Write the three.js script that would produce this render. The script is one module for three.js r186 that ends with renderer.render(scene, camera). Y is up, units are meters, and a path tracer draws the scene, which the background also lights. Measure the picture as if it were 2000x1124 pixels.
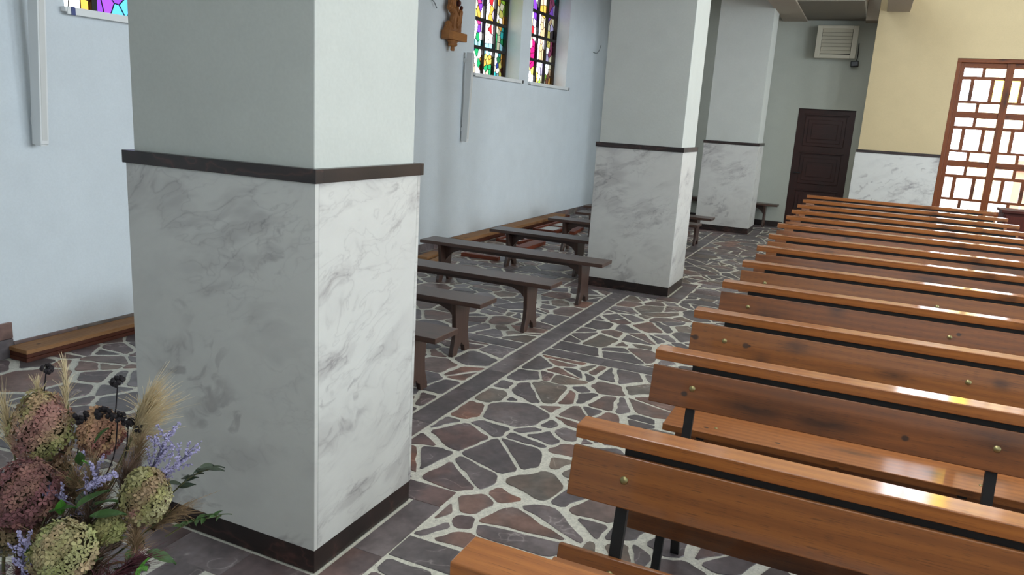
import * as THREE from 'three';
import { RoundedBoxGeometry } from 'three/addons/geometries/RoundedBoxGeometry.js';
import { mergeGeometries } from 'three/addons/utils/BufferGeometryUtils.js';
import { MarchingCubes } from 'three/addons/objects/MarchingCubes.js';
import { RectAreaLightUniformsLib } from 'three/addons/lights/RectAreaLightUniformsLib.js';

// ---------------------------------------------------------------- camera, sky, lights, exposure
const scene = new THREE.Scene();
const camera = new THREE.PerspectiveCamera(2 * Math.atan(562 / 1491.26) * 180 / Math.PI, 2000 / 1124, 0.05, 200);
camera.position.set(0, 1.75, 0);
camera.rotation.set(-0.2221, 0.4202, 0.0611, 'YXZ');
const SKY = 9;                                                     // radiance of the overcast sky
scene.background = new THREE.Color(0.93, 0.98, 1.04);
scene.backgroundIntensity = SKY;
const renderer = new THREE.WebGLRenderer({ antialias: true });
renderer.toneMapping = THREE.LinearToneMapping;
renderer.toneMappingExposure = 1.0;
renderer.shadowMap.enabled = true;
RectAreaLightUniformsLib.init();
// area lights at inferred tall windows and an added unseen clerestory, fitted for fill: [x, y, z, width, height, facing]
const NAVE_X = 9.2, NAVE_LIGHT = 13, TOP = 7;
const DAY_WINDOWS = [[NAVE_X, 3.4, -10.0, 1.8, 3.8, -1], [NAVE_X, 3.4, -6.8, 1.8, 3.8, -1], [NAVE_X, 3.4, -3.8, 1.6, 3.8, -1],
  [-1.73, 5.6, -6.8, 3.4, 2.2, 1], [-1.73, 5.6, -2.6, 3.4, 2.2, 1], [-1.73, 5.6, 1.6, 3.4, 2.2, 1]];
for (const [x, y, z, w, h, f] of DAY_WINDOWS) {
  const l = new THREE.RectAreaLight(new THREE.Color(0.86, 0.97, 1.06), NAVE_LIGHT, w, h);
  l.name = 'window_daylight'; l.position.set(x + f * 0.06, y, z); l.lookAt(x + f * 3, y, z); scene.add(l);
}

// ---------------------------------------------------------------- helpers
let seed = 7;
const rnd = () => { seed = (seed * 1664525 + 1013904223) >>> 0; return seed / 4294967296; };
const rr = (a, b) => a + (b - a) * rnd();
const hash = (x, y) => { let h = Math.imul(x | 0, 374761393) + Math.imul(y | 0, 668265263); h = Math.imul(h ^ (h >>> 13), 1274126177); return ((h ^ (h >>> 16)) >>> 0) / 4294967296; };
const vnoise = (x, y) => {
  const i = Math.floor(x), j = Math.floor(y), a = x - i, b = y - j, s = a * a * (3 - 2 * a), t = b * b * (3 - 2 * b);
  const p = hash(i, j), q = hash(i + 1, j), r = hash(i, j + 1), u = hash(i + 1, j + 1);
  return p + (q - p) * s + (r - p) * t + (p - q - r + u) * s * t;
};
const fbm = (x, y, o = 4) => { let s = 0, a = 0.5; for (let i = 0; i < o; i++) { s += a * vnoise(x, y); x = x * 2.03 + 17.1; y = y * 2.03 + 9.7; a *= 0.5; } return s / (1 - Math.pow(0.5, o)); };
const mix = (a, b, t) => a + (b - a) * t, clamp = (x, a = 0, b = 1) => Math.min(b, Math.max(a, x)), sstep = (a, b, x) => { const t = clamp((x - a) / (b - a)); return t * t * (3 - 2 * t); };

function tex(w, h, fn, color = true) {
  const d = new Uint8Array(w * h * 4);
  for (let y = 0; y < h; y++) for (let x = 0; x < w; x++) {
    const c = fn(x, y), o = (y * w + x) * 4;
    d[o] = clamp(c[0], 0, 255); d[o + 1] = clamp(c[1], 0, 255); d[o + 2] = clamp(c[2], 0, 255); d[o + 3] = 255;
  }
  const t = new THREE.DataTexture(d, w, h);
  t.wrapS = t.wrapT = THREE.MirroredRepeatWrapping; t.magFilter = THREE.LinearFilter; t.minFilter = THREE.LinearMipmapLinearFilter; t.generateMipmaps = true;
  if (color) t.colorSpace = THREE.SRGBColorSpace;
  t.needsUpdate = true; return t;
}
const scaled = (t, mx, my, ox = 0, oy = 0) => { const c = t.clone(); c.repeat.set(1 / mx, 1 / my); c.offset.set(ox, oy); return c; };   // uv are metres

const used = {};
const numbered = (n) => { const k = used[n] = (used[n] ?? -1) + 1; return k ? n + '_' + String(k).padStart(3, '0') : n; };
function tag(o, label, category, group) { o.userData.label = label; if (category) o.userData.category = category; if (group) o.userData.group = group; return o; }
function thing(name, label, category, pos = [0, 0, 0], group) { const o = new THREE.Group(); o.name = numbered(name); o.position.set(...pos); scene.add(o); return tag(o, label, category, group); }
function struct(name, label) { const o = new THREE.Group(); o.name = name; o.userData.kind = 'structure'; if (label) o.userData.label = label; scene.add(o); return o; }
function part(parent, name, geo, mat, pos, rot) {
  const m = new THREE.Mesh(geo, mat); m.name = name; m.castShadow = m.receiveShadow = true;
  if (pos) m.position.set(...pos); if (rot) m.rotation.set(...rot); parent.add(m); return m;
}
// planar uv in metres chosen by face normal; 'along' = axis that carries u (the grain)
function boxUV(g, along = 'x', ou = 0, ov = 0) {
  const gg = g.index ? g.toNonIndexed() : g, p = gg.attributes.position, n = gg.attributes.normal, uv = new Float32Array(p.count * 2), ax = { x: 0, y: 1, z: 2 }[along];
  for (let i = 0; i < p.count; i += 3) {
    const N = [0, 0, 0]; for (let k = 0; k < 3; k++) { N[0] += Math.abs(n.getX(i + k)); N[1] += Math.abs(n.getY(i + k)); N[2] += Math.abs(n.getZ(i + k)); }
    const d = N.indexOf(Math.max(...N)); let a = ax, b;
    if (d === ax) { a = (ax + 1) % 3; b = (ax + 2) % 3; } else b = 3 - d - ax;
    for (let k = 0; k < 3; k++) { const P = [p.getX(i + k), p.getY(i + k), p.getZ(i + k)]; uv[(i + k) * 2] = P[a] + ou + d * 0.37; uv[(i + k) * 2 + 1] = P[b] + ov + d * 0.61; }
  }
  gg.setAttribute('uv', new THREE.BufferAttribute(uv, 2)); return gg;
}
function bx(x0, x1, y0, y1, z0, z1, along = 'x', r = 0, ou = 0, ov = 0) {
  const w = x1 - x0, h = y1 - y0, d = z1 - z0;
  let g = r > 0 ? new RoundedBoxGeometry(w, h, d, 2, Math.min(r, w / 2.1, h / 2.1, d / 2.1)) : new THREE.BoxGeometry(w, h, d);
  g.translate((x0 + x1) / 2, (y0 + y1) / 2, (z0 + z1) / 2);
  return boxUV(g, along, ou, ov);
}
const merge = (list) => mergeGeometries(list.map((g) => { const q = g.index ? g.toNonIndexed() : g; for (const k of Object.keys(q.attributes)) if (!['position', 'normal', 'uv'].includes(k)) q.deleteAttribute(k); return q; }));
function extrude(pts, depth, bevel = 0) {
  const s = new THREE.Shape(pts.map((p) => new THREE.Vector2(p[0], p[1])));
  return new THREE.ExtrudeGeometry(s, { depth, bevelEnabled: bevel > 0, bevelSize: bevel, bevelThickness: bevel, bevelSegments: 1, curveSegments: 6 });
}
function tube(pts, r, seg = 12, rad = 6) { return new THREE.TubeGeometry(new THREE.CatmullRomCurve3(pts.map((p) => new THREE.Vector3(...p))), seg, r, rad); }

// power diagram of weighted seeds inside a convex polygon; gap = joint width
function clipHalf(poly, nx, ny, c) {                               // keep points with nx*x+ny*y <= c
  const out = [];
  for (let i = 0; i < poly.length; i++) {
    const a = poly[i], b = poly[(i + 1) % poly.length], da = nx * a[0] + ny * a[1] - c, db = nx * b[0] + ny * b[1] - c;
    if (da <= 0) out.push(a);
    if ((da < 0 && db > 0) || (da > 0 && db < 0)) { const t = da / (da - db); out.push([a[0] + (b[0] - a[0]) * t, a[1] + (b[1] - a[1]) * t]); }
  }
  return out;
}
function cells(seeds, poly, gap) {
  return seeds.map((s, i) => {
    let P = poly;
    const near = seeds.map((q, j) => [q, j, (q[0] - s[0]) ** 2 + (q[1] - s[1]) ** 2]).filter((e) => e[1] !== i && e[2] < 1.7).sort((a, b) => a[2] - b[2]).slice(0, 26);
    for (const [q, j, d2] of near) {
      const d = Math.sqrt(d2), nx = (q[0] - s[0]) / d, ny = (q[1] - s[1]) / d, w = ((s[2] ?? 0) ** 2 - (q[2] ?? 0) ** 2);
      const g = typeof gap === 'function' ? gap(Math.min(i, j), Math.max(i, j)) : gap;
      P = clipHalf(P, nx, ny, nx * s[0] + ny * s[1] + (d2 + w) / (2 * d) - g / 2);
      if (P.length < 3) return null;
    }
    return P;
  });
}
const area = (P) => { let a = 0; for (let i = 0; i < P.length; i++) { const p = P[i], q = P[(i + 1) % P.length]; a += p[0] * q[1] - q[0] * p[1]; } return a / 2; };

// ---------------------------------------------------------------- materials
const std = (o) => new THREE.MeshStandardMaterial(o);
// varnished wood: long grain, growth-ring cathedrals, knots and stains.  1.6 m x 0.4 m
function woodTex(c0, c1, c2, sd, knots, dirt) {
  const K = []; let s0 = seed; seed = sd; for (let i = 0; i < knots; i++) K.push([rr(0, 1.6), rr(0, 0.4), rr(0.006, 0.016)]); 
  const D = []; for (let i = 0; i < dirt; i++) D.push([rr(0, 1.6), rr(0, 0.4), rr(0.03, 0.12), rr(0.02, 0.05)]);
  seed = s0;
  return tex(1024, 512, (px, py) => {
    const u = px / 1024 * 1.6, v = py / 512 * 0.4; let vv = v + 0.03 * (fbm(u * 1.3 + sd, v * 6, 3) - 0.5) + 0.006 * (fbm(u * 5, v * 30 + sd, 2) - 0.5), kn = 0;
    for (const k of K) { const dx = (u - k[0]) * 0.45, dy = v - k[1], d = Math.hypot(dx, dy); vv += Math.sign(dy) * k[2] * 0.9 * Math.exp(-d * d / (k[2] * k[2] * 9)); kn = Math.max(kn, sstep(k[2] * 1.1, k[2] * 0.5, Math.hypot((u - k[0]) * 0.8, dy))); }
    const ring = 0.5 + 0.5 * Math.sin(vv * 170 + 7 * fbm(u * 0.8, vv * 9 + sd, 2)), pore = vnoise(u * 26 + sd, v * 900), fine = fbm(u * 9, v * 260 + sd, 3), broad = fbm(u * 1.1 + 3, v * 5 + sd, 3);
    let t = clamp(0.2 + 0.35 * ring * (0.5 + broad) + 0.35 * (fine - 0.3)); let st = 0;
    for (const d of D) st = Math.max(st, Math.exp(-(((u - d[0]) / d[2]) ** 2 + ((v - d[1]) / d[3]) ** 2)) * (0.3 + 0.7 * fbm(u * 18, v * 60, 3)));
    const c = [0, 1, 2].map((k) => { let q = mix(c0[k], c1[k], t); q = mix(q, c2[k], clamp(sstep(0.72, 0.95, pore) * 0.35 + kn * 0.85 + st * 0.75 + 0.35 * sstep(0.55, 0.8, broad))); return q; });
    return c;
  });
}
const woodA = woodTex([184, 122, 60], [138, 84, 36], [66, 40, 20], 11, 3, 7), woodB = woodTex([178, 114, 54], [130, 77, 32], [62, 37, 18], 23, 4, 7), woodDark = woodTex([84, 55, 42], [62, 38, 28], [38, 23, 17], 41, 1, 2), woodRaw = woodTex([168, 124, 82], [146, 100, 60], [92, 60, 36], 57, 4, 3);
const woodCarve = woodTex([186, 126, 66], [160, 100, 46], [110, 66, 30], 67, 0, 0), woodRed = woodTex([140, 66, 36], [112, 46, 24], [70, 30, 16], 71, 1, 1);
const pewWood = (t, a, b, hex, coat) => new THREE.MeshPhysicalMaterial({ map: scaled(t, 1.6, 0.4, a, b), color: hex, roughness: 0.62, clearcoat: coat, clearcoatRoughness: 0.1, bumpMap: scaled(t, 1.6, 0.4, a, b), bumpScale: 0.0005 });
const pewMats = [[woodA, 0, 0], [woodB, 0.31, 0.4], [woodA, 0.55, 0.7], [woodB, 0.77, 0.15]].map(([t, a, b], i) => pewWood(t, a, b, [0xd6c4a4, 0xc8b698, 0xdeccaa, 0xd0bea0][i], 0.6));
const litRailMat = pewWood(woodA, 0.2, 0.33, 0xfae6c8, 1), litSeatMat = pewWood(woodB, 0.12, 0.5, 0xfff0dc, 0.3);  // paler tint than the planks: stronger light on the tops put into colour
const M = {
  benchWood: new THREE.MeshPhysicalMaterial({ map: scaled(woodDark, 1.6, 0.4), roughness: 0.5, clearcoat: 0.6, clearcoatRoughness: 0.3 }),
  doorWood: std({ map: scaled(woodRed, 1.2, 0.5), color: 0x6e5a4e, roughness: 0.45 }),
  latticeWood: std({ map: scaled(woodA, 1.6, 0.4), color: 0xbc9668, roughness: 0.42 }),
  rawWood: std({ map: scaled(woodRaw, 1.6, 0.4), roughness: 0.7 }),
  darkBoard: std({ map: scaled(woodRaw, 1.6, 0.4, 0.4, 0.2), color: 0x8a5a44, roughness: 0.65 }),
  redWood: std({ map: scaled(woodRed, 1.6, 0.4), roughness: 0.5 }),
  carve: std({ map: scaled(woodCarve, 0.5, 0.16), roughness: 0.55 }),
  carveDark: std({ map: scaled(woodCarve, 0.5, 0.16), color: 0x8a5634, roughness: 0.55 }),
  steel: std({ color: 0x0d0d0e, roughness: 0.55 }),
  brass: std({ color: 0xa09468, roughness: 0.32, metalness: 0.85 }),
  whiteMetal: std({ color: 0xeeefee, roughness: 0.4 }),
  whiteSheet: std({ color: 0xdcdcd8, roughness: 0.5 }),
  ventMetal: std({ color: 0xbeb6a2, roughness: 0.45 }),
  paleGate: std({ color: 0xd8b4a6, roughness: 0.7 }),
  cupboard: std({ map: scaled(woodRed, 1.6, 0.4), color: 0x9a7650, roughness: 0.85 }),
  black: std({ color: 0x1b1b1d, roughness: 0.5 }),
  blue: std({ color: 0x3c4a86, roughness: 0.45 }),
  lead: std({ color: 0x2b2523, roughness: 0.6, metalness: 0.3 }),
};
const plasterBump = tex(512, 512, (x, y) => { const v = 255 * (0.5 * fbm(x / 9, y / 9, 3) + 0.5 * fbm(x / 60, y / 60, 3)); return [v, v, v]; }, false);
const plasterCol = tex(512, 512, (x, y) => { const v = 247 + 8 * (fbm(x / 40, y / 40, 4) - 0.5) + 5 * (vnoise(x / 1.7, y / 1.7) - 0.5); return [v, v, v]; });
const plaster = (hex) => std({ color: hex, map: scaled(plasterCol, 2.2, 2.2), roughness: 0.85, bumpMap: scaled(plasterBump, 1.1, 1.1), bumpScale: 0.0012 });
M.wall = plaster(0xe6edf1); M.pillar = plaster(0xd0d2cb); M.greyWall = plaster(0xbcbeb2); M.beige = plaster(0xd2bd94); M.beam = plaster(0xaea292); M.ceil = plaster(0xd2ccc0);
// white marble with grey-mauve veins, 4 m x 2 m
const marbleTex = tex(2048, 1024, (px, py) => {
  const u = px / 512, v = py / 512, wx = u + 0.30 * (fbm(u * 1.9, v * 2.6, 4) - 0.5), wy = v + 0.34 * (fbm(u * 1.7 + 40, v * 2.3 + 8, 4) - 0.5);
  const mask = sstep(0.34, 0.6, fbm(u * 1.6 + 9, v * 2.4 + 3, 3)), dx = wx + wy * 0.55, dy = wy - wx * 0.4;
  const n1 = Math.abs(fbm(dx * 3.2 + 5, dy * 8.5, 5) - 0.5), n2 = Math.abs(fbm(dx * 7 + 31, dy * 15 + 7, 4) - 0.5), soft = sstep(0.5, 0.74, fbm(dx * 3 + 60, dy * 8 + 20, 5)), spot = sstep(0.5, 0.68, fbm(u * 2.6 + 50, v * 3.2, 2));
  const fl = fbm(dx * 8 + 11 + 1.5 * fbm(u * 14, v * 14, 2), dy * 19 + 2 + 2 * fbm(u * 11 + 8, v * 11, 2), 5), fleck = sstep(0.56, 0.8, fl) * spot;
  const k = clamp(mask * (0.36 * Math.exp(-n1 * 52) * (0.4 + soft) + 0.2 * Math.exp(-n2 * 60)) + 0.2 * soft * (0.3 + mask) + 0.42 * fleck + 0.09 * fbm(u * 13, v * 19, 4));
  return [mix(217, 136, k), mix(215, 130, k), mix(209, 130, k)];
});
const marbleMat = std({ map: scaled(marbleTex, 4, 2), roughness: 0.34 });
let slabNo = 0;
function marbleSlab(parent, g) {                                      // every slab is cut from its own area of the marble sheet
  const uv = g.attributes.uv, p = g.attributes.position, k = slabNo++, u0 = 0.04 + 0.98 * ((k * 3 + 1) % 4) * (k === 0 ? 0.92 : 1), v0 = [0.05, 0.5, 0.28][Math.floor(k / 4) % 3];
  g.computeBoundingBox(); const b = g.boundingBox, alongX = b.max.x - b.min.x > b.max.z - b.min.z;
  for (let i = 0; i < uv.count; i++) uv.setXY(i, Math.min(3.99, u0 + (alongX ? p.getX(i) - b.min.x : b.max.z - p.getZ(i))), v0 + p.getY(i) - b.min.y);
  return part(parent, 'marble_panel', g, marbleMat);
}
const stoneBlackTex = tex(512, 512, (x, y) => { const u = x / 512, v = y / 512, n = fbm(u * 6, v * 14, 4), w = Math.exp(-Math.abs(fbm(u * 5 + 9, v * 9, 4) - 0.5) * 40); return [34 + 26 * n + 34 * w, 28 + 18 * n + 20 * w, 27 + 16 * n + 17 * w]; });
M.blackStone = std({ map: scaled(stoneBlackTex, 0.9, 0.9), roughness: 0.3 });
// floor slabs
const slabTex = (r, g, b, sd, warm) => tex(256, 256, (x, y) => {
  const u = x / 256, v = y / 256, n = fbm(u * 5 + sd, v * 5, 5), f = fbm(u * 26, v * 26 + sd, 3), cr = Math.exp(-Math.abs(fbm(u * 3 + sd * 3, v * 3 + 7, 4) - 0.5) * 150) * sstep(0.45, 0.6, fbm(u * 4, v * 4 + sd, 2)), s = 0.72 + 0.5 * n + 0.22 * (f - 0.5), w = warm * sstep(0.45, 0.75, fbm(u * 4 + 20 + sd, v * 4, 3));
  return [r * s + 28 * w + 60 * cr, g * s + 6 * w + 58 * cr, b * s - 4 * w + 55 * cr];
});
const slabMats = [[118, 108, 110, 1, 0.2], [108, 100, 103, 2, 0.1], [124, 106, 102, 3, 0.5], [130, 102, 94, 4, 0.6], [102, 95, 97, 5, 0.1], [118, 110, 104, 6, 0.3], [112, 98, 99, 7, 0.4], [128, 116, 108, 8, 0.3]].map(([r, g, b, s, w]) => std({ map: scaled(slabTex(r, g, b, s, w), 0.6, 0.6), roughness: 0.34 + 0.02 * s, bumpMap: null }));
const tileMats = [0, 1, 6, 4].map((i) => slabMats[i]);
M.grout = std({ map: scaled(tex(512, 512, (x, y) => { const n = fbm(x / 7, y / 7, 3), p = vnoise(x / 2.2, y / 2.2), q = 1 - 0.35 * sstep(0.86, 0.97, p), s = (0.86 + 0.2 * n) * q; return [228 * s, 225 * s, 213 * s]; }), 0.8, 0.8), roughness: 0.75 });
M.sideSlab = std({ map: slabMats[2].map, roughness: 0.5 });
M.pave = std({ color: 0xb8b4ac, roughness: 0.9 });

// ---------------------------------------------------------------- setting: floor
const XW = -4.93, BACK = -15.06, FRONT = -14.5;
const PZ = [-2.072, -7.728, -13.455], PX1 = -1.671, PX0 = -2.599, PD = 0.695;  // pillar ledge outlines (front z, right x, left x, depth)
const floor = struct('floor', 'crazy paving floor of grey and reddish stone slabs in pale mortar');
part(floor, 'mortar_bed', bx(-5.4, NAVE_X + 0.4, -0.3, -0.004, -15.5, 4.6, 'x'), M.grout);
const stones = [];
function paving(x0, x1, z0, z1, sd) {
  seed = sd; const A = Math.abs((x1 - x0) * (z1 - z0)), S = [];
  for (let t = 0; t < A * 420; t++) {
    const ph = t / (A * 420), r = mix(0.19, 0.06, Math.pow(ph, 0.6)) * rr(0.75, 1.25), p = [rr(x0, x1), rr(z0, z1), r];
    if (S.every((q) => Math.hypot(q[0] - p[0], (q[1] - p[1])) > (q[2] + r) * 0.86)) S.push(p);
  }
  const C = cells(S, [[x0, z0], [x1, z0], [x1, z1], [x0, z1]], (i, j) => 0.015 + 0.04 * hash(i * 7 + sd, j * 13));
  const keep = (P) => { const a = P.length > 2 ? Math.abs(area(P)) : 0; if (a > 0.0014) stones.push({ P }); };
  const split = (P, depth) => {
    const a = Math.abs(area(P)), big = a > 0.08 ? 0.85 : a > 0.045 ? 0.5 : a > 0.02 ? 0.22 : 0;
    if (depth > 2 || rnd() > big) return keep(P);
    let cx = 0, cz = 0; for (const p of P) { cx += p[0] / P.length; cz += p[1] / P.length; }
    const v = P[Math.floor(rnd() * P.length)], k = rr(0, 0.5), px = mix(cx, v[0], k), pz = mix(cz, v[1], k), an = rr(0, Math.PI), nx = Math.cos(an), nz = Math.sin(an), c = nx * px + nz * pz, g = rr(0.006, 0.015), tw = rr(-0.05, 0.05);
    const q = Math.cos(an + tw), w = Math.sin(an + tw);
    split(clipHalf(P, nx, nz, c - g), depth + 1); split(clipHalf(P, -q, -w, -(q * px + w * pz) - g), depth + 1);
  };
  C.forEach((P) => { if (P && P.length > 2) split(P, 0); });
}
const BANDS = [-2.42, -5.25, -8.03, -10.85, -13.63], BW = 0.08, G = 0.023;
const zr = [4.1, ...BANDS, BACK + 0.02];
for (let i = 0; i + 1 < zr.length; i++) {
  const za = zr[i + 1] + (i + 1 < zr.length - 1 ? BW + G : 0), zb = zr[i] - (i ? BW + G : 0);
  paving(XW + 0.03, -2.21 - G, za, zb, 100 + i);
  paving(-2.05 + G, 2.6, za, zb, 200 + i);
}
paving(2.62, NAVE_X - 0.03, BACK + 0.02, 4.1, 301);
// stones stop where pillar surrounds and pillars stand
const surround = PZ.map((z) => [PX0 - 0.16, PX1 + 0.145, z - PD - 0.16, z + 0.17]);
function outsideSurround(P) {
  let best = P;
  for (const [a, b, c, d] of surround) {
    const xs = best.map((p) => p[0]), zs = best.map((p) => p[1]);
    if (Math.max(...xs) < a || Math.min(...xs) > b || Math.max(...zs) < c || Math.min(...zs) > d) continue;
    const opts = [clipHalf(best, 1, 0, a - G), clipHalf(best, -1, 0, -b - G), clipHalf(best, 0, 1, c - G), clipHalf(best, 0, -1, -d - G)].filter((q) => q.length > 2).sort((p, q) => Math.abs(area(q)) - Math.abs(area(p)));
    if (!opts.length) return null; best = opts[0];
  }
  return Math.abs(area(best)) > 0.0016 ? best : null;
}
function slabGeo(P0, top, rough) {
  let P = P0; if (area(P) < 0) P = P.slice().reverse();
  const Q = [];
  for (let i = 0; i < P.length; i++) {                              // cut corners, jog long edges
    const a = P[i], b = P[(i + 1) % P.length], L = Math.hypot(b[0] - a[0], b[1] - a[1]); if (L < 1e-4) continue;
    const c = rough ? Math.min(0.2, 0.012 / L + 0.03) : 0.0001, nx = (b[1] - a[1]) / L, nz = -(b[0] - a[0]) / L;
    Q.push([a[0] + (b[0] - a[0]) * c, a[1] + (b[1] - a[1]) * c]);
    if (rough && L > 0.09) for (const f of L > 0.2 ? [0.3, 0.52, 0.74] : [0.5]) { const j = rr(-0.011, 0.004); const g = f + rr(-0.06, 0.06); Q.push([a[0] + (b[0] - a[0]) * g + nx * j, a[1] + (b[1] - a[1]) * g + nz * j]); }
    Q.push([a[0] + (b[0] - a[0]) * (1 - c), a[1] + (b[1] - a[1]) * (1 - c)]);
  }
  const cx = Q.reduce((s, p) => s + p[0], 0) / Q.length, cz = Q.reduce((s, p) => s + p[1], 0) / Q.length, pos = [], nor = [], uv = [], n = Q.length, ou = rr(0, 3), ov = rr(0, 3), an = rr(0, 6.28), ca = Math.cos(an), sa = Math.sin(an), ed = 0.0016;
  const put = (x, y, z, a, b, c) => { pos.push(x - cx, y, z - cz); nor.push(a, b, c); uv.push((x - cx) * ca - (z - cz) * sa + ou, (x - cx) * sa + (z - cz) * ca + ov); };
  for (let i = 0; i < n; i++) {
    const a = Q[i], b = Q[(i + 1) % n];
    put(cx, top, cz, 0, 1, 0); put(b[0], top, b[1], 0, 1, 0); put(a[0], top, a[1], 0, 1, 0);
    const L = Math.hypot(b[0] - a[0], b[1] - a[1]) || 1, nx = (b[1] - a[1]) / L, nz = -(b[0] - a[0]) / L;
    const A = [a[0] + nx * ed, a[1] + nz * ed], B = [b[0] + nx * ed, b[1] + nz * ed];
    put(a[0], top, a[1], nx, 0.5, nz); put(b[0], top, b[1], nx, 0.5, nz); put(B[0], -0.01, B[1], nx, 0.5, nz);
    put(a[0], top, a[1], nx, 0.5, nz); put(B[0], -0.01, B[1], nx, 0.5, nz); put(A[0], -0.01, A[1], nx, 0.5, nz);
  }
  const g = new THREE.BufferGeometry();
  g.setAttribute('position', new THREE.Float32BufferAttribute(pos, 3)); g.setAttribute('normal', new THREE.Float32BufferAttribute(nor, 3)); g.setAttribute('uv', new THREE.Float32BufferAttribute(uv, 2));
  return { g, cx, cz };
}
{
  seed = 515;
  const list = stones.map((s) => ({ ...s, P: outsideSurround(s.P) })).filter((s) => s.P).map((s) => {
    const c = s.P.reduce((a, p) => [a[0] + p[0] / s.P.length, a[1] + p[1] / s.P.length], [0, 0]), d = Math.hypot(c[0], c[1], 1.75);
    const fx = -Math.sin(0.4202), fz = -Math.cos(0.4202), f = c[0] * fx + c[1] * fz, side = Math.abs(c[0] * fz - c[1] * fx), seen = f > 0.6 && side < f * 0.72 + 0.7 && !(c[0] > -0.2 && c[1] < -1.2) && !(c[0] < PX0 && c[1] < -2.8 && c[0] / c[1] > 0.85 && c[0] / c[1] < 1.15);
    return { ...s, big: (seen ? 1 : 0) * Math.abs(area(s.P)) / (d * d * d) };
  }).sort((a, b) => b.big - a.big);
  const rest = [];
  list.forEach((s, i) => {
    const q = slabGeo(s.P, rr(-0.0006, 0.0008), true), m = slabMats[[0, 1, 4, 6, 0, 1, 4, 5, 2, 6, 1, 7, 3, 0, 2, 4][Math.floor(rnd() * 16)]];
    if (i < 300) part(floor, i ? 'paving_stone_' + String(i).padStart(3, '0') : 'paving_stone', q.g, m, [q.cx, 0, q.cz]);
    else { q.g.translate(q.cx, 0, q.cz); (rest[slabMats.indexOf(m)] ??= []).push(q.g); }
  });
  const g = mergeGeometries(rest.filter(Boolean).map((r) => mergeGeometries(r)), true);
  const o = new THREE.Mesh(g, slabMats.filter((_, i) => rest[i])); o.name = 'paving_stones_beyond'; o.userData.kind = 'stuff'; o.receiveShadow = true; floor.add(o);
}
function tiles(x0, x1, z0, z1, alongX, sd) {                          // one straight strip of sawn slabs
  seed = sd; let t = alongX ? x0 : z0; const end = alongX ? x1 : z1;
  while (t < end - 0.02) {
    let L = rr(0.32, 0.62); if (end - t - L < 0.16) L = end - t;
    const P = alongX ? [[t, z0], [t + L - 0.005, z0], [t + L - 0.005, z1], [t, z1]] : [[x0, t], [x1, t], [x1, t + L - 0.005], [x0, t + L - 0.005]];
    const q = slabGeo(P, rr(-0.0004, 0.0006), false); part(floor, numbered('border_tile'), q.g, tileMats[Math.floor(rnd() * 4)], [q.cx, 0, q.cz]); t += L;
  }
}
{
  let k = 600; const gaps = [[4.1, surround[0][3]], [surround[0][2], surround[1][3]], [surround[1][2], surround[2][3]], [surround[2][2], BACK + 0.02]];
  for (const [a, b] of gaps) tiles(-2.21, -2.05, b, a, false, k++);
  for (const [i, z] of BANDS.entries()) {
    const onPillar = i % 2 === 0;
    tiles(XW + 0.03, onPillar ? surround[i / 2][0] - 0.01 : -2.233, z - BW, z + BW, true, k++);
    tiles(onPillar ? surround[i / 2][1] + 0.01 : -2.027, 2.6, z - BW, z + BW, true, k++);
  }
  for (const [a, b, c, d] of surround) { tiles(a, b, d - 0.17, d, true, k++); tiles(a, b, c, c + 0.155, true, k++); tiles(b - 0.14, b, c + 0.16, d - 0.175, false, k++); tiles(a, a + 0.155, c + 0.16, d - 0.175, false, k++); }
}

// ---------------------------------------------------------------- setting: walls, ceilings, beams
const WINS = [[-3.56, -5.06, 2.27, 3.8], [-5.42, -6.95, 2.27, 3.8], [-9.33, -10.81, 2.27, 3.8], [-11.18, -12.77, 2.27, 3.8]];   // z near, z far, bottom, top
const wallL = struct('wall_left', 'white plastered side wall with deep window openings');
{
  const T = -5.33, seg = []; let z = 4.2;
  for (const [a, b, y0, y1] of WINS) { seg.push(bx(T, XW, -0.2, 4.4, a, z, 'z'), bx(T, XW, -0.2, y0 - 0.035, b, a, 'z'), bx(T, XW, y1, 4.4, b, a, 'z')); z = b; }
  seg.push(bx(T, XW, -0.2, 4.4, BACK - 0.3, z, 'z'));
  part(wallL, 'plaster', merge(seg), M.wall);
}
const skirtL = struct('baseboard_left', 'low stone tile skirting along the white side wall');
{ seed = 81; let z = -3.04, i = 0; while (z > BACK + 0.05) { const L = Math.min(rr(0.4, 0.6), z - BACK - 0.02); part(skirtL, numbered('skirting_tile'), bx(XW, XW + 0.014, 0, 0.1, z - L + 0.004, z, 'z', 0.002, i, i), slabMats[[2, 5, 0, 6][i++ % 4]]); z -= L; } }
const plinth = struct('baseboard_stone', 'taller stone clad plinth at the near end of the side wall');
{ seed = 83; let z = -3.03, i = 0; while (z < 2.6) { const L = 0.17 + 0.1 * (i % 3); part(plinth, numbered('plinth_tile'), bx(XW, XW + 0.022, 0.13, 0.236, z, z + L - 0.004, 'z', 0.002, i * 0.3, i), slabMats[[3, 2, 6][i % 3]]); part(plinth, numbered('plinth_tile'), bx(XW, XW + 0.022, 0, 0.126, z, z + L * 0.8 - 0.004, 'z', 0.002, i, i * 0.2), slabMats[[4, 0, 1][i % 3]]); z += L * (i % 2 ? 1 : 0.8) ; i++; } }
const wallB = struct('wall_back_aisle', 'grey plastered end wall of the side aisle');
part(wallB, 'plaster', merge([bx(-5.4, -1.267, -0.2, 4.4, BACK - 0.3, BACK, 'x'), bx(-1.267, -0.308, 2.18, 4.4, BACK - 0.3, BACK, 'x'), bx(-0.308, 0.2, -0.2, 4.4, BACK - 0.3, BACK, 'x')]), M.greyWall);
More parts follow.
